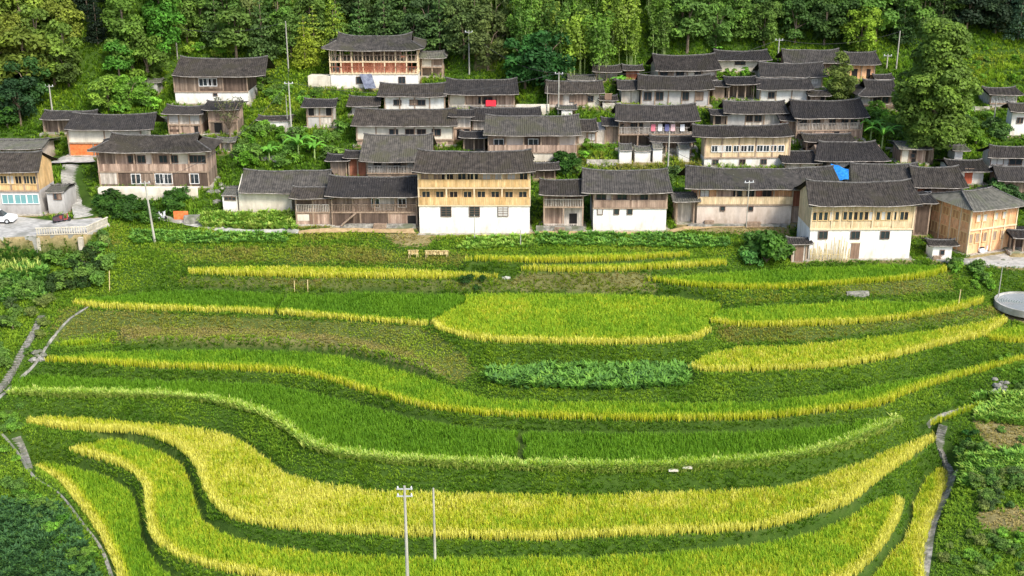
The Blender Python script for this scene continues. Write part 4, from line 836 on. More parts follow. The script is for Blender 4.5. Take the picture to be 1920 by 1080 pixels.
def mk_tree(kind, Ht):
    tr = MB(); lobes = []; rads = []; size = .42; n = 1500; tm = M['bark']
    if kind == 'broad':
        R = Ht * .40; tr.tube([(0, 0, -.3), (.1, 0, Ht * .3), (.05, .1, Ht * .6), (0, 0, Ht * .8)], [.2, .15, .1, .04], 6)
        for i in range(24):
            a = random.uniform(0, 2 * pi); zz = random.uniform(.16, .93); rr = R * random.uniform(.25, .88) * (1.15 - abs(zz - .55) * 1.3)
            c = (rr * cos(a), rr * sin(a), zz * Ht); lobes.append(c); q = R * random.uniform(.32, .5); rads.append((q, q, q * .75))
            if i < 7: tr.tube([(0, 0, Ht * .35), (c[0] * .5, c[1] * .5, c[2] * .85), c], [.09, .06, .02], 4)
        n = 3000
    elif kind == 'conifer':
        R = Ht * .25; tr.tube([(0, 0, -.3), (0, 0, Ht * .5), (0, 0, Ht * .97)], [.18, .12, .02], 6)
        for i in range(11):
            zz = .07 + .89 * i / 10; rr = R * (1.12 - zz) * 1.1 + .15; nb = 6 if zz < .8 else 3
            for j in range(nb):
                a = 2 * pi * (j + random.random() * .7) / nb + i; l = rr * random.uniform(.4, .8)
                lobes.append((l * cos(a), l * sin(a), (zz + random.uniform(-.03, .02)) * Ht)); q = rr * random.uniform(.42, .62); rads.append((q, q, max(q * .45, .18)))
        lobes.append((0, 0, Ht * .97)); rads.append((.25, .25, .5)); n = 2700; size = .36
    elif kind == 'bamboo':
        tm = M['culm']
        for i in range(9):
            x, y = random.gauss(0, .75), random.gauss(0, .75); lx, ly = random.gauss(0, .5), random.gauss(0, .5); h = Ht * random.uniform(.8, 1)
            tr.tube([(x, y, -.3), (x + lx * .3, y + ly * .3, h * .6), (x + lx * 1.4, y + ly * 1.4, h * .95)], [.055, .045, .02], 5)
            for q in range(7):
                u = .34 + .64 * q / 6; lobes.append((x + lx * 1.5 * u ** 2 + random.gauss(0, .25), y + ly * 1.5 * u ** 2 + random.gauss(0, .25), h * u)); s = random.uniform(.45, .8); rads.append((s, s, s * 1.05))
        n = 2600; size = .36
    elif kind == 'cedar':
        R = Ht * .225; tr.tube([(0, 0, -.5), (0, 0, Ht * .3), (.1, 0, Ht * .6), (0, 0, Ht * .93)], [.5, .38, .25, .05], 8)
        for i in range(210):
            zz = .15 + .83 * random.random(); w = R * (1.0 if zz < .55 else 1.0 - (zz - .55) * 1.35) * (min(1, .45 + zz * 1.3)); a = random.uniform(0, 2 * pi); rr = w * random.uniform(.55, 1.0)
            lobes.append((rr * cos(a), rr * sin(a), zz * Ht)); q = random.uniform(.75, 1.35) * Ht / 17; rads.append((q, q, q * .72))
            if i < 40: tr.tube([(0, 0, zz * Ht - .6), (rr * cos(a) * .8, rr * sin(a) * .8, zz * Ht)], [.1, .03], 4)
        for zc_ in (.25, .38, .5, .62, .74, .85): lobes.append((0, 0, zc_ * Ht)); q = R * (.72 if zc_ < .7 else .45); rads.append((q, q, q * .7))
        n = 42000; size = .38
    elif kind == 'cone':
        R = Ht * .34; tr.tube([(0, 0, -.3), (0, 0, Ht * .9)], [.16, .03], 6)
        for i in range(60):
            zz = .06 + .9 * random.random(); w = R * min(1, (1.02 - zz) * 1.7) * min(1, .6 + zz); a = random.uniform(0, 2 * pi); rr = w * random.uniform(.5, .9)
            lobes.append((rr * cos(a), rr * sin(a), zz * Ht)); q = random.uniform(.4, .7); rads.append((q, q, q * .9))
        for zc_ in (.2, .35, .5, .65, .8): lobes.append((0, 0, zc_ * Ht)); q = R * .7 * (1.1 - zc_); rads.append((q, q, q))
        n = 6500; size = .25
    elif kind == 'bare':
        tr.tube([(0, 0, -.3), (0, 0, Ht * .3)], [.16, .12], 6)
        for i in range(26):
            a = random.uniform(0, 2 * pi); r = Ht * random.uniform(.15, .38); z = Ht * random.uniform(.5, 1)
            c = (r * cos(a), r * sin(a), z); tr.tube([(0, 0, Ht * .25), (c[0] * .5, c[1] * .5, z * .7), c], [.07, .04, .012], 4); lobes.append(c); rads.append((.5, .5, .4))
        n = 420; size = .22
    elif kind == 'bush':
        R = Ht * .62; tr.tube([(0, 0, -.2), (0, 0, Ht * .5)], [.07, .03], 5)
        for i in range(11):
            a = random.uniform(0, 2 * pi); rr = R * random.uniform(.1, .75); z = Ht * random.uniform(.15, .75) * (1.15 - rr / R * .5)
            lobes.append((rr * cos(a), rr * sin(a), z)); q = R * random.uniform(.3, .5); rads.append((q, q, q * .75))
            if i < 5: tr.tube([(0, 0, 0), (rr * cos(a), rr * sin(a), z)], [.04, .015], 4)
        n = 750; size = .2 * (Ht / 1.6) ** .5
    lobes = np.array(lobes); rads = np.array(rads); tone = np.clip(.5 + rng.normal(0, .26, len(lobes)), 0, 1)
    V, T, tn = crown_quads(lobes, rads, n, size, tone, shell=.72 if kind in ('cedar', 'cone') else .5)
    return (tr.me('trunk', tm), npmesh('crown', V, T, M['leaf'], {'tone': tn}), Ht)
TM = {}
for k, hts in {'broad': (7, 7.5, 8, 6.5), 'conifer': (9, 10, 8.5, 9.5), 'bamboo': (9, 8.5, 9.5), 'bare': (5,), 'cone': (6.8,), 'cedar': (17,), 'bush': (1.6, 1.5, 1.7, 1.6)}.items():
    TM[k] = [mk_tree(k, h) for h in hts]
def plant(kind, loc, ht, tint, label, cat, group, name=None, var=None):
    tm, cm, h0 = random.choice(TM[kind]) if var is None else TM[kind][var]; s = ht / h0
    nm = name or {'broad': 'broadleaf_tree', 'conifer': 'conifer_tree', 'bamboo': 'bamboo_clump', 'bare': 'bare_tree', 'cone': 'conical_tree', 'cedar': 'cedar_tree', 'bush': 'bush'}[kind]
    e = empty(nm, loc, random.uniform(0, 6.28), label=label, cat=cat, group=group); e.scale = (s * random.uniform(.9, 1.12), s * random.uniform(.9, 1.12), s)
    link('stem' if kind == 'bush' else 'trunk', tm, e); j = random.uniform(.85, 1.15)
    j *= .74 if kind != 'bush' else .8; link('foliage' if kind == 'bush' else 'crown', cm, e, color=tuple(c * j * random.uniform(.93, 1.07) for c in tint)); return e
DG, MG, BG, YG, BL, OL = (.13, .235, .06), (.18, .34, .06), (.24, .48, .055), (.40, .56, .07), (.085, .17, .095), (.25, .34, .08)
ZONES = [(125, [('broad', (.34, .42, .06), 8), ('broad', (.2, .3, .05), 7), ('broad', (.26, .36, .055), 8.5)], 'in the wood at the upper left corner of the valley'),
 (215, [('broad', (.02, .04, .02), 5.5), ('conifer', (.022, .045, .022), 7)], 'in the shadowy ravine beside the corner wood'),  # near-black tints put the ravine's shade into the leaf colour
 (330, [('broad', (.14, .36, .04), 7.5), ('broad', (.2, .36, .05), 7), ('conifer', MG, 8)], 'on the slope left of the dark farmhouse'),
 (540, [('broad', OL, 6), ('conifer', DG, 9), ('broad', MG, 7)], 'in the forest above the dark farmhouse'),
 (640, [('conifer', MG, 8), ('broad', MG, 6.5), ('conifer', YG, 7)], 'in the forest left of the unfinished timber house'),
 (830, [('conifer', DG, 9), ('broad', (.10, .18, .055), 7), ('conifer', DG, 10)], 'in the forest behind the unfinished timber house'),
 (950, [('broad', (.18, .25, .07), 7), ('conifer', (.15, .23, .06), 8)], 'in the olive coloured forest above the village centre'),
 (1240, [('bamboo', (.24, .42, .06), 8.5), ('bamboo', (.18, .34, .055), 9), ('bamboo', (.33, .5, .07), 9)], 'in the bamboo grove above the village'),
 (1440, [('conifer', DG, 9), ('broad', MG, 7), ('conifer', MG, 9)], 'in the forest above the grey roofed upper houses'),
 (1640, [('broad', (.09, .19, .04), 7), ('conifer', DG, 8), ('broad', MG, 7)], 'in the dark forest above the conical tree'),
 (1800, [('conifer', (.07, .14, .035), 8), ('broad', MG, 7)], 'in the forest behind the huge clumpy tree'),
 (3000, [('broad', BL, 7), ('broad', (.045, .09, .04), 6), ('conifer', BL, 8)], 'in the bluish dark wood at the upper right corner')]
ONES = 'zeroth first second third fourth fifth sixth seventh eighth ninth tenth eleventh twelfth thirteenth fourteenth fifteenth sixteenth seventeenth eighteenth nineteenth'.split()
TENS = {2: 'twenty', 3: 'thirty', 4: 'forty', 5: 'fifty', 6: 'sixty', 7: 'seventy', 8: 'eighty', 9: 'ninety'}
def ordw(n):
    if n < 20: return ONES[n]
    return TENS[n // 10][:-1] + 'ieth' if n % 10 == 0 else TENS[n // 10] + '-' + ONES[n % 10]
ROWN = ['front', 'second', 'third', 'fourth', 'fifth', 'sixth', 'topmost']
cnt = 0
COLW = {'broad': ('round', 'tree'), 'conifer': ('pointed', 'conifer'), 'bamboo': ('feathery', 'bamboo')}
def colw(t):
    s = sum(t); return 'dark' if s < .3 else ('bright' if s > .58 else 'mid green')
dYs = [1.0, 3.8, 6.8, 10.0, 13.6, 17.5, 22]
for r_, dY in enumerate(dYs):
    X = -116 + random.random() * 3; rn = 0
    while X < 116:
        X += random.uniform(3.2, 5.0) * (1 if r_ < 5 else 1.35)
        Y = float(np.interp(X, fe[:, 0], fe[:, 1])) + dY + random.uniform(-1, 1); z = float(gz(X, Y)[0]); px, py = proj(X, Y, z)
        if px < -60 or px > 1980 or cnt > 380: continue
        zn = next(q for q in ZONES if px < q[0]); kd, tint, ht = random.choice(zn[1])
        if 125 < px < 215 and r_ < 2: continue
        rn += 1; lab = '%s %s %s, %s from the left in the %s row of the hillside forest' % (colw(tint), *COLW[kd], ordw(rn), ROWN[r_])
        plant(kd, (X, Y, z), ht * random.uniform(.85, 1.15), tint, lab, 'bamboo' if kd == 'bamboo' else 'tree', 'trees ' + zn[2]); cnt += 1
def tree_at(kind, px, pb, pt, tint, label, cat='tree', dz=0, **k):
    p = hit(px, pb); ht = (pb - pt) / ppm(p[1], p[2]) / .97
    return plant(kind, p, ht, tint, label, cat, None, **k)
tree_at('cedar', 1741, 306, 56, (.19, .32, .05), 'huge clumpy green cedar towering over the right part of the village')
tree_at('cone', 1571, 192, 103, (.22, .30, .07), 'neat conical grey-green tree among the upper dark roofs')
tree_at('broad', 1612, 108, 20, (.32, .52, .05), 'bright lime green tree standing out against the dark forest')
tree_at('broad', 985, 166, 72, (.05, .17, .035), 'dense deep green tree at the foot of the bamboo grove')
tree_at('broad', 1022, 170, 62, (.05, .16, .035), 'tallest deep green tree touching the bamboo grove')
tree_at('conifer', 573, 128, 36, (.38, .54, .05), 'bright yellow-green young conifer left of the unfinished timber house')
tree_at('conifer', 628, 112, 20, (.32, .46, .05), 'light green conifer just behind the unfinished roof')
tree_at('bare', 432, 262, 190, (.2, .2, .1), 'half bare brown tree in front of the second weathered barn')
tree_at('broad', 205, 210, 145, (.3, .5, .06), 'light green slender tree above the cream and orange house')
tree_at('broad', 245, 205, 142, (.25, .48, .05), 'fresh green small tree near the tiny pale shed')
tree_at('broad', 225, 150, 80, (.15, .42, .05), 'vivid green tree in the hollow left of the dark farmhouse')
tree_at('broad', 130, 165, 92, (.12, .2, .04), 'olive pointed tree beside the shadowy ravine')
tree_at('broad', 40, 235, 150, (.05, .12, .04), 'dark leafy tree above the outhouse at the left')
tree_at('broad', 15, 240, 175, (.08, .2, .035), 'green tree at the left frame edge above the grey roof')
tree_at('broad', 60, 205, 110, (.06, .14, .035), 'dark green tree in front of the corner wood')
tree_at('broad', 1100, 470, 470 - 1, MG, 'x') if False else None
tree_at('bush', 1436, 490, 416, (.10, .24, .035), 'round dark green tree between the long front house and the white based house')
tree_at('bush', 1408, 474, 424, (.12, .26, .045), 'second rounded green tree touching the round dark green tree')
tree_at('bush', 1462, 484, 432, (.10, .23, .035), 'third rounded tree against the side wall of the white based house')
tree_at('bush', 1408, 497, 462, (.17, .38, .09), 'pale green creeper covered bush beside the round dark tree', var=1)
# bushes
def bushes(poly, n, lo, hi, tints, place):
    P = sorted([tuple(p) for p in px_scatter(poly, n)], key=lambda p: proj(*p)[0])
    for i, p in enumerate(P):
        t = random.choice(tints); lab = '%s bush, %s from the left %s' % (colw(t).replace('mid ', ''), ordw(i + 1), place)
        plant('bush', p, random.uniform(lo, hi), t, lab, 'bush', 'bushes ' + place)
bushes([(185, 378), (345, 372), (350, 405), (300, 418), (190, 415)], 26, 1.4, 2.4, [(.05, .14, .02), (.07, .17, .025)], 'below the large pinkish house')
bushes([(180, 170), (310, 160), (310, 215), (190, 215)], 14, 1.8, 3, [MG, BG], 'above the cream and orange house')
bushes([(450, 250), (650, 245), (640, 310), (450, 318)], 30, 1.5, 2.8, [BG, MG, (.16, .36, .03)], 'in the central green hollow')
bushes([(480, 150), (640, 165), (640, 185), (480, 215)], 14, 1.0, 2, [BG, MG], 'below the unfinished timber house')
bushes([(1005, 295), (1095, 300), (1090, 332), (1010, 335)], 12, 1.4, 2.4, [(.05, .14, .02), MG], 'behind the open frame annex')
bushes([(1085, 272), (1150, 275), (1155, 300), (1090, 300)], 8, .9, 1.5, [BG], 'by the white outhouses')
bushes([(1270, 340), (1290, 420), (1255, 400), (1255, 330)], 6, 1.5, 2.5, [DG, MG], 'between the two long front houses')
bushes([(1620, 200), (1680, 210), (1690, 280), (1630, 290)], 12, 1.5, 2.6, [BG, MG], 'below the dark hipped roof house')
bushes([(1800, 215), (1890, 225), (1880, 275), (1790, 290)], 14, 1.4, 2.6, [MG, BG, DG], 'right of the huge tree')
bushes([(1860, 345), (1925, 345), (1925, 400), (1870, 395)], 9, 1.6, 2.6, [(.09, .19, .05)], 'beside the bright orange timber house')
bushes([(1785, 500), (1850, 505), (1860, 545), (1790, 545)], 14, .9, 1.6, [MG, BG], 'on the bank above the round pond')
bushes([(90, 505), (160, 478), (200, 450), (205, 540), (100, 550)], 26, 1.2, 2.4, [(.06, .12, .03), OL, MG], 'below the balustraded platform')
bushes([(0, 530), (70, 540), (60, 600), (0, 640)], 12, 1.0, 2, [DG, MG], 'at the left end of the terraces')
bushes([(60, 560), (105, 560), (85, 620), (45, 680)], 10, .8, 1.5, [OL, MG], 'along the stone stairway at the left')
bushes([(0, 640), (25, 640), (15, 700), (-20, 720)], 8, .8, 1.6, [MG], 'left of the stone stairway')
bushes([(0, 760), (40, 770), (50, 860), (0, 880)], 10, .6, 1.2, [MG, BG], 'above the lower left path')
bushes([(40, 910), (110, 960), (180, 1060), (150, 1090), (60, 960), (0, 900)], 34, .6, 1.3, [BG, MG, (.12, .3, .03)], 'along the lower left path')
bushes([(1790, 820), (1850, 800), (1850, 850), (1790, 860)], 9, .7, 1.2, [(.05, .16, .03), MG], 'right of the stone steps')
bushes([(1810, 900), (1930, 880), (1930, 960), (1820, 960)], 26, .7, 1.3, [DG, MG, OL], 'on the lower right slope')
bushes([(1770, 1000), (1930, 1000), (1930, 1090), (1760, 1090)], 26, .6, 1.2, [MG, BG, OL], 'in the bottom right corner')
bushes([(1830, 640), (1930, 680), (1930, 740), (1860, 720)], 8, .5, 1.0, [BG, MG], 'where the long terraces end')
bushes([(1350, 120), (1440, 118), (1440, 140), (1340, 150)], 8, .8, 1.4, [BG], 'below the forest edge farmhouse')
bushes([(1810, 95), (1930, 100), (1930, 160), (1810, 160)], 16, .7, 1.5, [BG, (.18, .36, .03)], 'on the bright upper slope')
bushes([(350, 95), (470, 100), (470, 108), (350, 108)], 8, 1.2, 2.2, [BG, YG], 'behind the roof of the dark farmhouse')
bushes([(1850, 880), (1900, 700), (1925, 700), (1925, 860)], 8, .6, 1.1, [MG], 'between the right leafy plots')
bushes([(860, 518), (905, 516), (905, 545), (870, 545)], 4, .8, 1.2, [(.05, .13, .025)], 'above the bright central paddy')
# banana plants
def banana(px, pb, pt, label):
    p = hit(px, pb); h = (pb - pt) / ppm(p[1], p[2]); e = empty('banana_plant', p, 0, label=label, cat='banana plant', group='banana plants of the village')
    MB().tube([(0, 0, -.2), (.05, 0, h * .45)], [.14, .08], 7).build('stem', M['culm'], e)
    for i in range(9):
        a = 2 * pi * i / 9 + random.random() * .4; l = h * random.uniform(.45, .7); q = []; f = []
        for j in range(7):
            u = j / 6; r = l * u * .9; z = h * .42 + l * (1.25 * u - 1.0 * u * u); wd = .24 * math.sin(pi * min(u * .93 + .06, 1)) ** .6
            for s in (-1, 0, 1): q.append((r * cos(a) - s * wd * sin(a), r * sin(a) + s * wd * cos(a), z + (0.06 if s == 0 else 0)))
        for j in range(6):
            for s in range(2): k = j * 3 + s; f.append((k, k + 1, k + 4, k + 3))
        me = MB().add(q, f).me('leaf', M['leaf']); at_ = me.attributes.new('tone', 'FLOAT', 'POINT'); at_.data.foreach_set('value', [random.uniform(.4, .9)] * len(q)); link('leaf', me, e, color=(.16, .4, .05))
banana(1652, 285, 210, 'large banana plant below the dark hipped roof house'); banana(1632, 262, 205, 'banana plant next to the larger one by the pinkish house')
banana(560, 300, 232, 'banana plant in the green hollow near the small barn'); banana(590, 300, 250, 'smaller banana plant behind the low white house')
banana(1160, 165, 133, 'banana plant beside the open hut at the bamboo edge'); banana(1345, 100, 78, 'banana plant at the forest edge above the upper roofs')
banana(505, 305, 262, 'low banana plant at the left of the green hollow')

# ------------------------------------------------------------------ poles
def pole(px, pb, pt, label, arms=1, base=None, wx=.13, lean=0, ht=None):
    p = base or hit(px, pb); h = ht or (pb - pt) / ppm(p[1], p[2] + 3) / .93
    e = empty('utility_pole', p, random.uniform(-.3, .3), label=label, cat='utility pole', group='pale concrete utility poles')
    if arms < 0: e.rotation_euler = (0, 0, 0)
    MB().tube([(0, 0, -.4), (0, 0, h)], [wx, wx * .62], 10).build('post', M['pole'], e)
    for i in range(abs(arms)):
        z = h - .25 - .6 * i; a = MB().box(-.6, .6, -.04, .04, z - .04, z + .04).build('crossarm', M['metal'], e)
        for x in (-.5, .0, .5): MB().tube([(x, 0, z + .04), (x, 0, z + .12), (x, 0, z + .24)], [.05, .07, .03], 6).build('insulator', M['insul'], a)
    return e
pf1 = atz(765, 1112, 21.0); pole(765, 1112, 897, 'taller concrete pole with crossarms in the foreground rice', -2, base=(pf1[0], pf1[1], 21.0), wx=.145, ht=9.2)
pf2 = atz(816, 1060, 21.0); pole(816, 1060, 918, 'shorter bare concrete pole in the foreground rice', 0, base=(pf2[0], pf2[1], 21.0), wx=.12, ht=6.9)
pole(291, 458, 345, 'leaning pale pole with lamp arms by the concrete path', 1, wx=.15).rotation_euler = (0, radians(-3.5), 0)
for a in ((333, 110, 55, 'bare pole rising behind the dark farmhouse roof', 0), (541, 134, 48, 'tall pole on the grassy slope near the young conifers', 0), (547, 252, 160, 'pole with crossarm beside the low white shed', 1), (540, 244, 182, 'short bare pole behind the low white shed', 0),
          (880, 138, 63, 'pole with crossarm against the olive forest', 1), (1047, 216, 141, 'pole with crossarm above the ribbed grey roof', 1), (1026, 216, 165, 'thin short post beside the crossarm pole', 0), (1458, 118, 75, 'pole with crossarm above the upper grey roofs', 1),
          (1680, 131, 64, 'pole left of the top of the huge tree', 0), (98, 208, 163, 'pole above the dark outhouse at the left', 1), (890, 452, 404, 'thin post against the white ground floor', 0), (976, 464, 432, 'short thin post on the bank below the white ground floor', 0),
          (1399, 428, 343, 'lamp post in front of the long orange and plaster house', 1), (1252, 324, 250, 'post between the outhouses and the balcony house', 0), (1862, 236, 193, 'post in front of the right edge white house', 0), (1869, 575, 503, 'thin post beside the round pond', 0), (1662, 131, 105, 'small pole beside the dark hipped house', 1)):
    pole(a[0], a[1], a[2], a[3], a[4], wx=.07 if 'thin' in a[3] or 'short' in a[3] or 'lamp' in a[3] else .12)

# ------------------------------------------------------------------ small things
# car at the left edge
p = atz(6, 417, 33.68); e = empty('parked_car', (p[0] - .6, p[1], 33.68), radians(4), label='white car parked on the concrete road below the yellow timber house', cat='car')
def extr(prof, y0, y1): return [(x, y0, z) for x, z in prof] + [(x, y1, z) for x, z in prof]
def prism(name, prof, y0, y1, m, par):
    n = len(prof); return MB().add(extr(prof, y0, y1), [tuple(range(n)), tuple(range(2*n-1, n-1, -1))] + [(i, n+i, n+(i+1)%n, (i+1)%n) for i in range(n)]).build(name, m, par)
carp = mat('white_car_paint', (.8, .8, .8), .25, .5)[0]; rub = mat('rubber', (.03, .03, .03), .8)[0]
prism('body', [(-2.1, .3), (-2.12, .75), (-1.9, .9), (1.0, .92), (2.0, .75), (2.12, .55), (2.1, .3)], -.85, .85, carp, e)
prism('cabin', [(-1.6, .9), (-1.1, 1.4), (.3, 1.42), (1.0, .9)], -.74, .74, M['glass'], e); prism('roof_panel', [(-1.12, 1.405), (-1.0, 1.46), (.2, 1.47), (.32, 1.425)], -.72, .72, carp, e)
for x in (-1.35, 1.35):
    for y in (-.8, .8): w_ = MB().tube([(x, y - .1, .32), (x, y + .1, .32)], .32, 14).build('wheel', rub, e); MB().tube([(x, y - .12, .32), (x, y + .12, .32)], .17, 10).build('rim', M['metal'], w_)
for y in (-.6, .6): MB().box(2.08, 2.14, y - .15, y + .15, .55, .68).build('headlight', M['insul'], e)
def scooter(px, py, col, label, rz, z=None):
    p = hit(px, py) if z is None else atz(px, py, z); e = empty('motor_scooter', p, rz, label=label, cat='scooter', group='parked motor scooters')
    m = mat('scooter_paint', col, .35)[0]
    for x in (-.6, .6): MB().tube([(x, -.05, .25), (x, .05, .25)], .25, 12).build('wheel', rub, e)
    prism('body', [(-.75, .35), (-.8, .75), (-.1, .78), (.1, .35), (.35, .33), (.45, 1.0), (.55, 1.0), (.5, .25), (0, .2)], -.14, .14, m, e)
    MB().box(-.7, 0, -.13, .13, .79, .88).build('seat', rub, e); MB().tube([(.48, -.3, 1.08), (.45, 0, 1.02), (.48, .3, 1.08)], .025, 5).build('handlebar', M['metal'], e); MB().tube([(.5, 0, 1.0), (.62, 0, .3)], .03, 5).build('fork', M['metal'], e)
scooter(1843, 476, (.8, .8, .8), 'white scooter parked in the courtyard before the orange house', .5, 30.83)
scooter(292, 413, (.75, .75, .75), 'pale scooter by the leaning lamp pole', .2); scooter(303, 411, (.7, .7, .72), 'second pale scooter nearer the bushes by the concrete path', -.4)
scooter(112, 417, (.08, .05, .06), 'dark scooter on the platform below the grey annex', .8, 33.68); scooter(120, 415, (.3, .06, .05), 'dark red scooter beside it on the platform', .3, 33.68)
# blue tarpaulin, slide tarpaulin, cloths
def sheet(name, P4, m, label, cat, n=10, amp=.12, th=.03):
    A, B_, C_, D_ = [np.array(q) for q in P4]; b = MB(); V = []
    for k in (0, -th):
        for i in range(n + 1):
            for j in range(n + 1):
                u, v = i / n, j / n; V.append(tuple((A*(1-u)+B_*u)*(1-v) + (D_*(1-u)+C_*u)*v + np.array([0, 0, amp * sin(u*9+v*4) * .5 + amp * random.random() * .6 + k])))
    s = (n+1)**2; f = [(i*(n+1)+j, (i+1)*(n+1)+j, (i+1)*(n+1)+j+1, i*(n+1)+j+1) for i in range(n) for j in range(n)]
    f2 = [tuple(x + s for x in q[::-1]) for q in f]; ed = []
    for i in range(n):
        for a_, b2 in ((i*(n+1), (i+1)*(n+1)), (i*(n+1)+n, (i+1)*(n+1)+n), (i, i+1), (n*(n+1)+i, n*(n+1)+i+1)): ed.append((a_, b2, b2 + s, a_ + s))
    return tag(b.add(V, f + f2 + ed).build(name, m), label, cat)
hb = next(d for d in H if 'beside the blue tarp' in d['label']); hY = hb['Yw'] - hb['oy']; dd = hb['D']/2 + hb['oy']; zt0 = hb['o'][2] + hb['ze']
def onroof(px, v): q = atY(px, 330, hY + dd * v); return (q[0], hY + dd * v, zt0 + hb['rise'] * v + .22)
sheet('tarpaulin', [onroof(1556, .1), onroof(1592, .1), onroof(1590, .62), onroof(1556, .95)], M['blue'], 'bright blue tarpaulin spread over a gap between two grey roofs', 'tarpaulin')
hu = next(d for d in H if 'unfinished house' in d['label']); q1 = atY(674, 139, hu['Yw'] - .25); q2 = atY(697, 139, hu['Yw'] - .25); q3 = atY(705, 165, hu['Yw'] - 1.6); q4 = atY(684, 166, hu['Yw'] - 1.6)
sheet('dark_tarpaulin', [q1, q2, q3, q4], M['tarp'], 'dark striped sheet hanging from the unfinished house over its white base', 'tarpaulin', amp=.06)
q1 = atY(911, 188, slopeY(206) - .35); q2 = atY(930, 188, slopeY(206) - .35); q3 = atY(930, 199, slopeY(206) - .5); q4 = atY(911, 199, slopeY(206) - .5)
sheet('drying_cloth', [q1, q2, q3, q4], M['redcloth'], 'bright red cloth hanging on the porch of the weathered house', 'cloth', amp=.04)
q = hit(340, 412); MB_ = MB().box(-.9, .9, -.02, .04, 0, 1.1); tag(MB_.build('metal_sheet', M['orange'], None, q), 'orange sheet leaning by the low stone wall near the path', 'sheet')
# laundry line
hl = next(d for d in H if 'laundry' in d['label']); cols = [(.7, .2, .25), (.7, .68, .66), (.15, .15, .3), (.75, .5, .5), (.8, .8, .8)]
for i, px in enumerate((1225, 1238, 1251, 1262, 1280)):
    a = atY(px, 233, hl['Yw'] - .3); b = MB(); b.add([(-.28, 0, 0), (.28, 0, 0), (.3, .03, -.9), (0, -.03, -.95), (-.3, .02, -.9), (-.28, .03, 0), (.28, .03, 0), (.3, .06, -.9), (-.3, .05, -.9)], [(0, 1, 2, 3, 4), (5, 8, 7, 6), (0, 5, 6, 1), (4, 8, 5, 0), (1, 6, 7, 2)])
    tag(b.build('garment', mat('garment_cloth', cols[i], .9)[0], None, a), ['pinkish red', 'off-white', 'dark blue', 'pale pink', 'white'][i] + ' garment hanging on the balcony of the laundry house', 'clothing', 'laundry on the balcony')
# straw racks on the bank
for i, (x0, x1, yb, lb) in enumerate(((768, 782, 486, 'small straw bundle rack on the bank, nearer the dark timber house'), (800, 838, 487, 'wider straw drying rack on the bank below the gallery house'))):
    a = np.array(hit(x0, yb)); c = np.array(hit(x1, yb)); l = c[0] - a[0]; e = empty('drying_rack', tuple(a), 0, label=lb, cat='drying rack', group='straw drying racks')
    for x in (0, l): MB().tube([(x - .12, 0, 0), (x, 0, 1.05)], .04, 5).build('leg', M['straw'], e); MB().tube([(x + .12, .2, 0), (x, 0, 1.05)], .04, 5).build('leg', M['straw'], e)
    MB().tube([(-.2, 0, 1.02), (l + .2, 0, 1.02)], .05, 5).build('rail', M['straw'], e)
    P = np.stack([np.linspace(-.1, l + .1, 60), rng.normal(0, .04, 60), np.full(60, 1.08)], -1); V, T, a_ = blades(P, np.full(60, -.55), 6, .05, .25, .2, np.full(60, 1.0)); link('straw', npmesh('straw', V, T, M['straw'], {'ripe': a_}), e)
# stake fence before the white based house
e = None
A = np.array(hit(1518, 489)); B_ = np.array(hit(1592, 490)); e = empty('stake_fence', tuple(A), 0, label='fence of uneven pale wooden stakes before the white based house', cat='fence'); D3 = B_ - A
for i in range(34):
    u = i / 33; h = random.uniform(1.3, 2.6) * (1.45 if .55 < u < .9 and random.random() < .5 else 1); MB().tube([tuple(D3 * u + [0, random.uniform(-.15, .15), -.2]), tuple(D3 * u + [random.uniform(-.2, .2), 0, h])], .04, 5).build('stake', M['straw'], e)
MB().tube([(0, 0, .8), tuple(D3 + [0, 0, .8])], .03, 5).build('rail', M['straw'], e)
for px, pb, pt, lb in ((1796, 578, 541, 'pale stake standing by the yellow-green terrace near the pond'), (205, 545, 505, 'leaning pale stake on the bank at the left'), (552, 546, 524, 'short white stake on the brown bank'), (577, 546, 524, 'second short white stake on the brown bank')):
    q = hit(px, pb); h = (pb - pt) / ppm(q[1], q[2]); o = MB().tube([(0, 0, -.2), (.25 if px == 205 else .05, 0, h)], .05, 6).build('wooden_stake', M['straw'], None, q); tag(o, lb, 'stake', 'pale stakes on the banks')
# concrete channel, slabs
q = [hit(935, 488), hit(955, 488), hit(957, 523), hit(942, 523)]; sheet('water_channel', [(a[0], a[1], a[2] + .12) for a in q], M['conc'], 'small pale concrete water channel between the narrow rice strips', 'channel', amp=.02, th=.2)
for px, py, lb in ((1262, 886, 'white foam slab lying on the green bank'), (1288, 885, 'second white foam slab beside the first on the bank')):
    a = hit(px, py); o = MB().add([(-.42, -.28, 0), (.4, -.3, 0), (.45, .25, 0), (-.38, .3, 0), (-.42, -.28, .14), (.4, -.3, .14), (.45, .25, .14), (-.38, .3, .14)], [(4, 5, 6, 7), (0, 1, 5, 4), (1, 2, 6, 5), (2, 3, 7, 6), (3, 0, 4, 7)]).build('foam_slab', M['white'], None, (a[0], a[1], a[2] + .3)); tag(o, lb, 'slab', 'foam slabs on the bank')
def rock(px, py, s, label, group):
    a = hit(px, py); b = MB(); k = [(sin(pi*i/4)*cos(2*pi*j/7), sin(pi*i/4)*sin(2*pi*j/7), cos(pi*i/4)) for i in range(5) for j in range(7)]
    b.v = [tuple(np.array(v) * s * random.uniform(.75, 1.15) * np.array([1.2, 1, .7])) for v in k]; b.f = [(i*7+j, (i+1)*7+j, (i+1)*7+(j+1)%7, i*7+(j+1)%7) for i in range(4) for j in range(7)]
    tag(b.build('rock', M['stone'], None, (a[0], a[1], a[2] + s * .2)), label, 'rock', group)
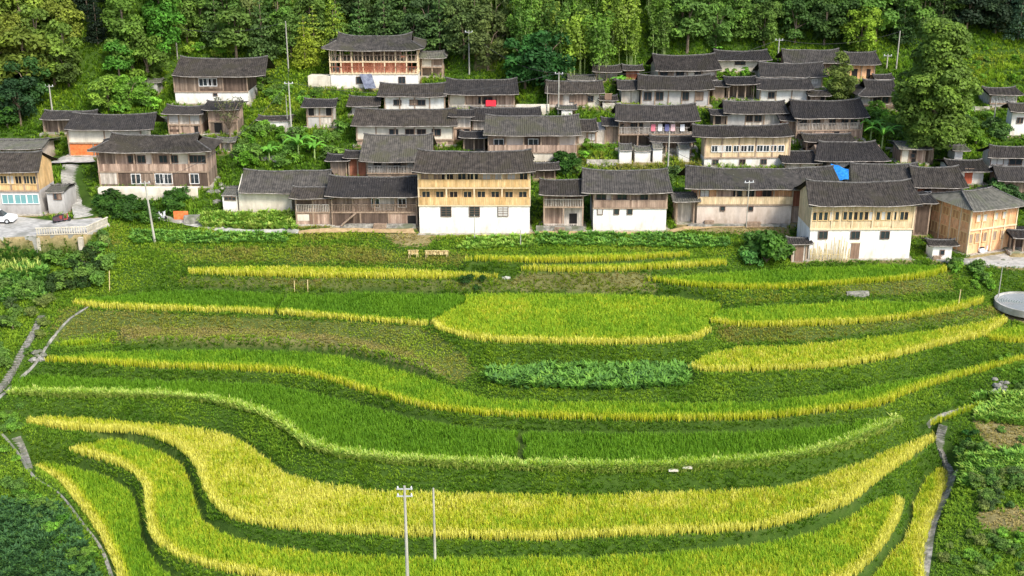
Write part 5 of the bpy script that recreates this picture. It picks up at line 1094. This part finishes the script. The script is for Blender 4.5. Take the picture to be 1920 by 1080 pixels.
for i in range(9): rock(1862 + 3.2 * i, 725 + random.uniform(-20, 22), random.uniform(.25, .5), 'grey rock, %s from the left in the heap at the terrace ends' % ordw(i + 1), 'rock heap right')
for i in range(6): rock(62 + i * 4, 670 + random.uniform(-10, 10), random.uniform(.2, .4), 'pale rock, %s from the left beside the bushy stone stairway' % ordw(i + 1), 'rocks left')
for i in range(14): rock(393 + 2.6 * i, random.uniform(330, 385), random.uniform(.3, .55), 'rubble rock, %s from the left beside the low white house' % ordw(i + 1), 'rubble bank rocks')
for i in range(12): rock(1800 + i * 9, random.uniform(484, 500), random.uniform(.12, .28), 'small stone, %s from the left along the courtyard edge' % ordw(i + 1), 'courtyard stones')
def woodpile(px, py, L__, label):
    a = hit(px, py); b = MB()
    for r in range(4):
        for i in range(int(L__ / .16)):
            x = i * .16 + (.08 if r % 2 else 0); b.tube([(x, random.uniform(-.05, .05), .08 + r * .14), (x, .7 + random.uniform(-.05, .05), .08 + r * .14)], .075, 6)
    tag(b.build('firewood_stack', M['post'], None, a), label, 'firewood', 'firewood stacks')
woodpile(1400, 426, 1.8, 'firewood stack at the foot of the long orange panelled house'); woodpile(700, 430, 1.6, 'firewood stack before the dark timber house'); woodpile(1040, 434, 1.4, 'firewood stack below the open frame annex'); woodpile(1322, 424, 1.2, 'short firewood stack near the lamp post'); woodpile(1750, 489, 1.0, 'little firewood stack by the small white shed')
# outside stair of the dark timber house
h2 = next(d for d in H if 'outside stair' in d['label']); a = atY(640, 423, h2['Yw'] - .7); b_ = atY(668, 399, h2['Yw'] - .7); e = empty('wooden_stair', (a[0], a[1], a[2]), 0, label='diagonal timber stair up the front of the dark timber house', cat='stair')
for y in (-.35, .35): MB().tube([(0, y, 0), (b_[0] - a[0], y, b_[2] - a[2])], .06, 4).build('stringer', M['post'], e)
for i in range(9):
    u = (i + .5) / 9; x = (b_[0] - a[0]) * u; z = (b_[2] - a[2]) * u; MB().box(x - .11, x + .11, -.33, .33, z, z + .05).build('tread', M['post'], e)
bpy.context.view_layer.update()
def cable(A, B_, sag, label):
    P = [tuple(np.array(A) * (1 - u) + np.array(B_) * u - np.array([0, 0, 4 * sag * u * (1 - u)])) for u in np.linspace(0, 1, 24)]
    tag(MB().tube(P, .022, 4).build('power_cable', M['cable'], None), label, 'cable', 'power cables strung over the village')
M['cable'] = mat('cable_sheath', (.06, .06, .06), .6)[0]
tops = {o['label']: (o.location.x, o.location.y, o.location.z + max(v.co.z for c in o.children if c.name.startswith('post') for v in c.data.vertices) - .1) for o in bpy.data.objects if o.parent is None and o.name.startswith('utility_pole')}
def tp(k): return next(v for q, v in tops.items() if k in q)
for a_, b3, sg_, lb in (('behind the dark farmhouse', 'young conifers', 1.0, 'cable from the farmhouse pole to the pole by the young conifers'), ('young conifers', 'beside the low white shed', .8, 'cable running down the grassy slope to the low white shed pole'), ('beside the low white shed', 'above the ribbed', 2.2, 'long cable crossing the village centre to the ribbed roof pole'),
    ('olive forest', 'above the ribbed', 1.5, 'cable from the olive forest pole to the ribbed roof pole'), ('above the ribbed', 'upper grey roofs', 2.0, 'cable rising from the ribbed roof pole to the upper grey roofs'), ('upper grey roofs', 'huge tree', 1.2, 'cable from the upper grey roofs to the pole by the huge tree'),
    ('leaning pale', 'beside the low white shed', 2.2, 'cable from the leaning lamp pole up to the low white shed'), ('lamp post in front', 'above the ribbed', 1.8, 'cable from the lamp post to the ribbed roof pole')):
    cable(tp(a_), tp(b3), sg_, lb)
for d in H:
    if d['label'].startswith('white walled house with a low'): pass
print('trees', cnt, 'houses', len(H))
for d in H: print(d['label'][:40], 'W %.1f D %.1f ze %.1f rise %.1f Y %.0f' % (d['W'], d['D'], d['ze'], d['rise'], d['Yw']))
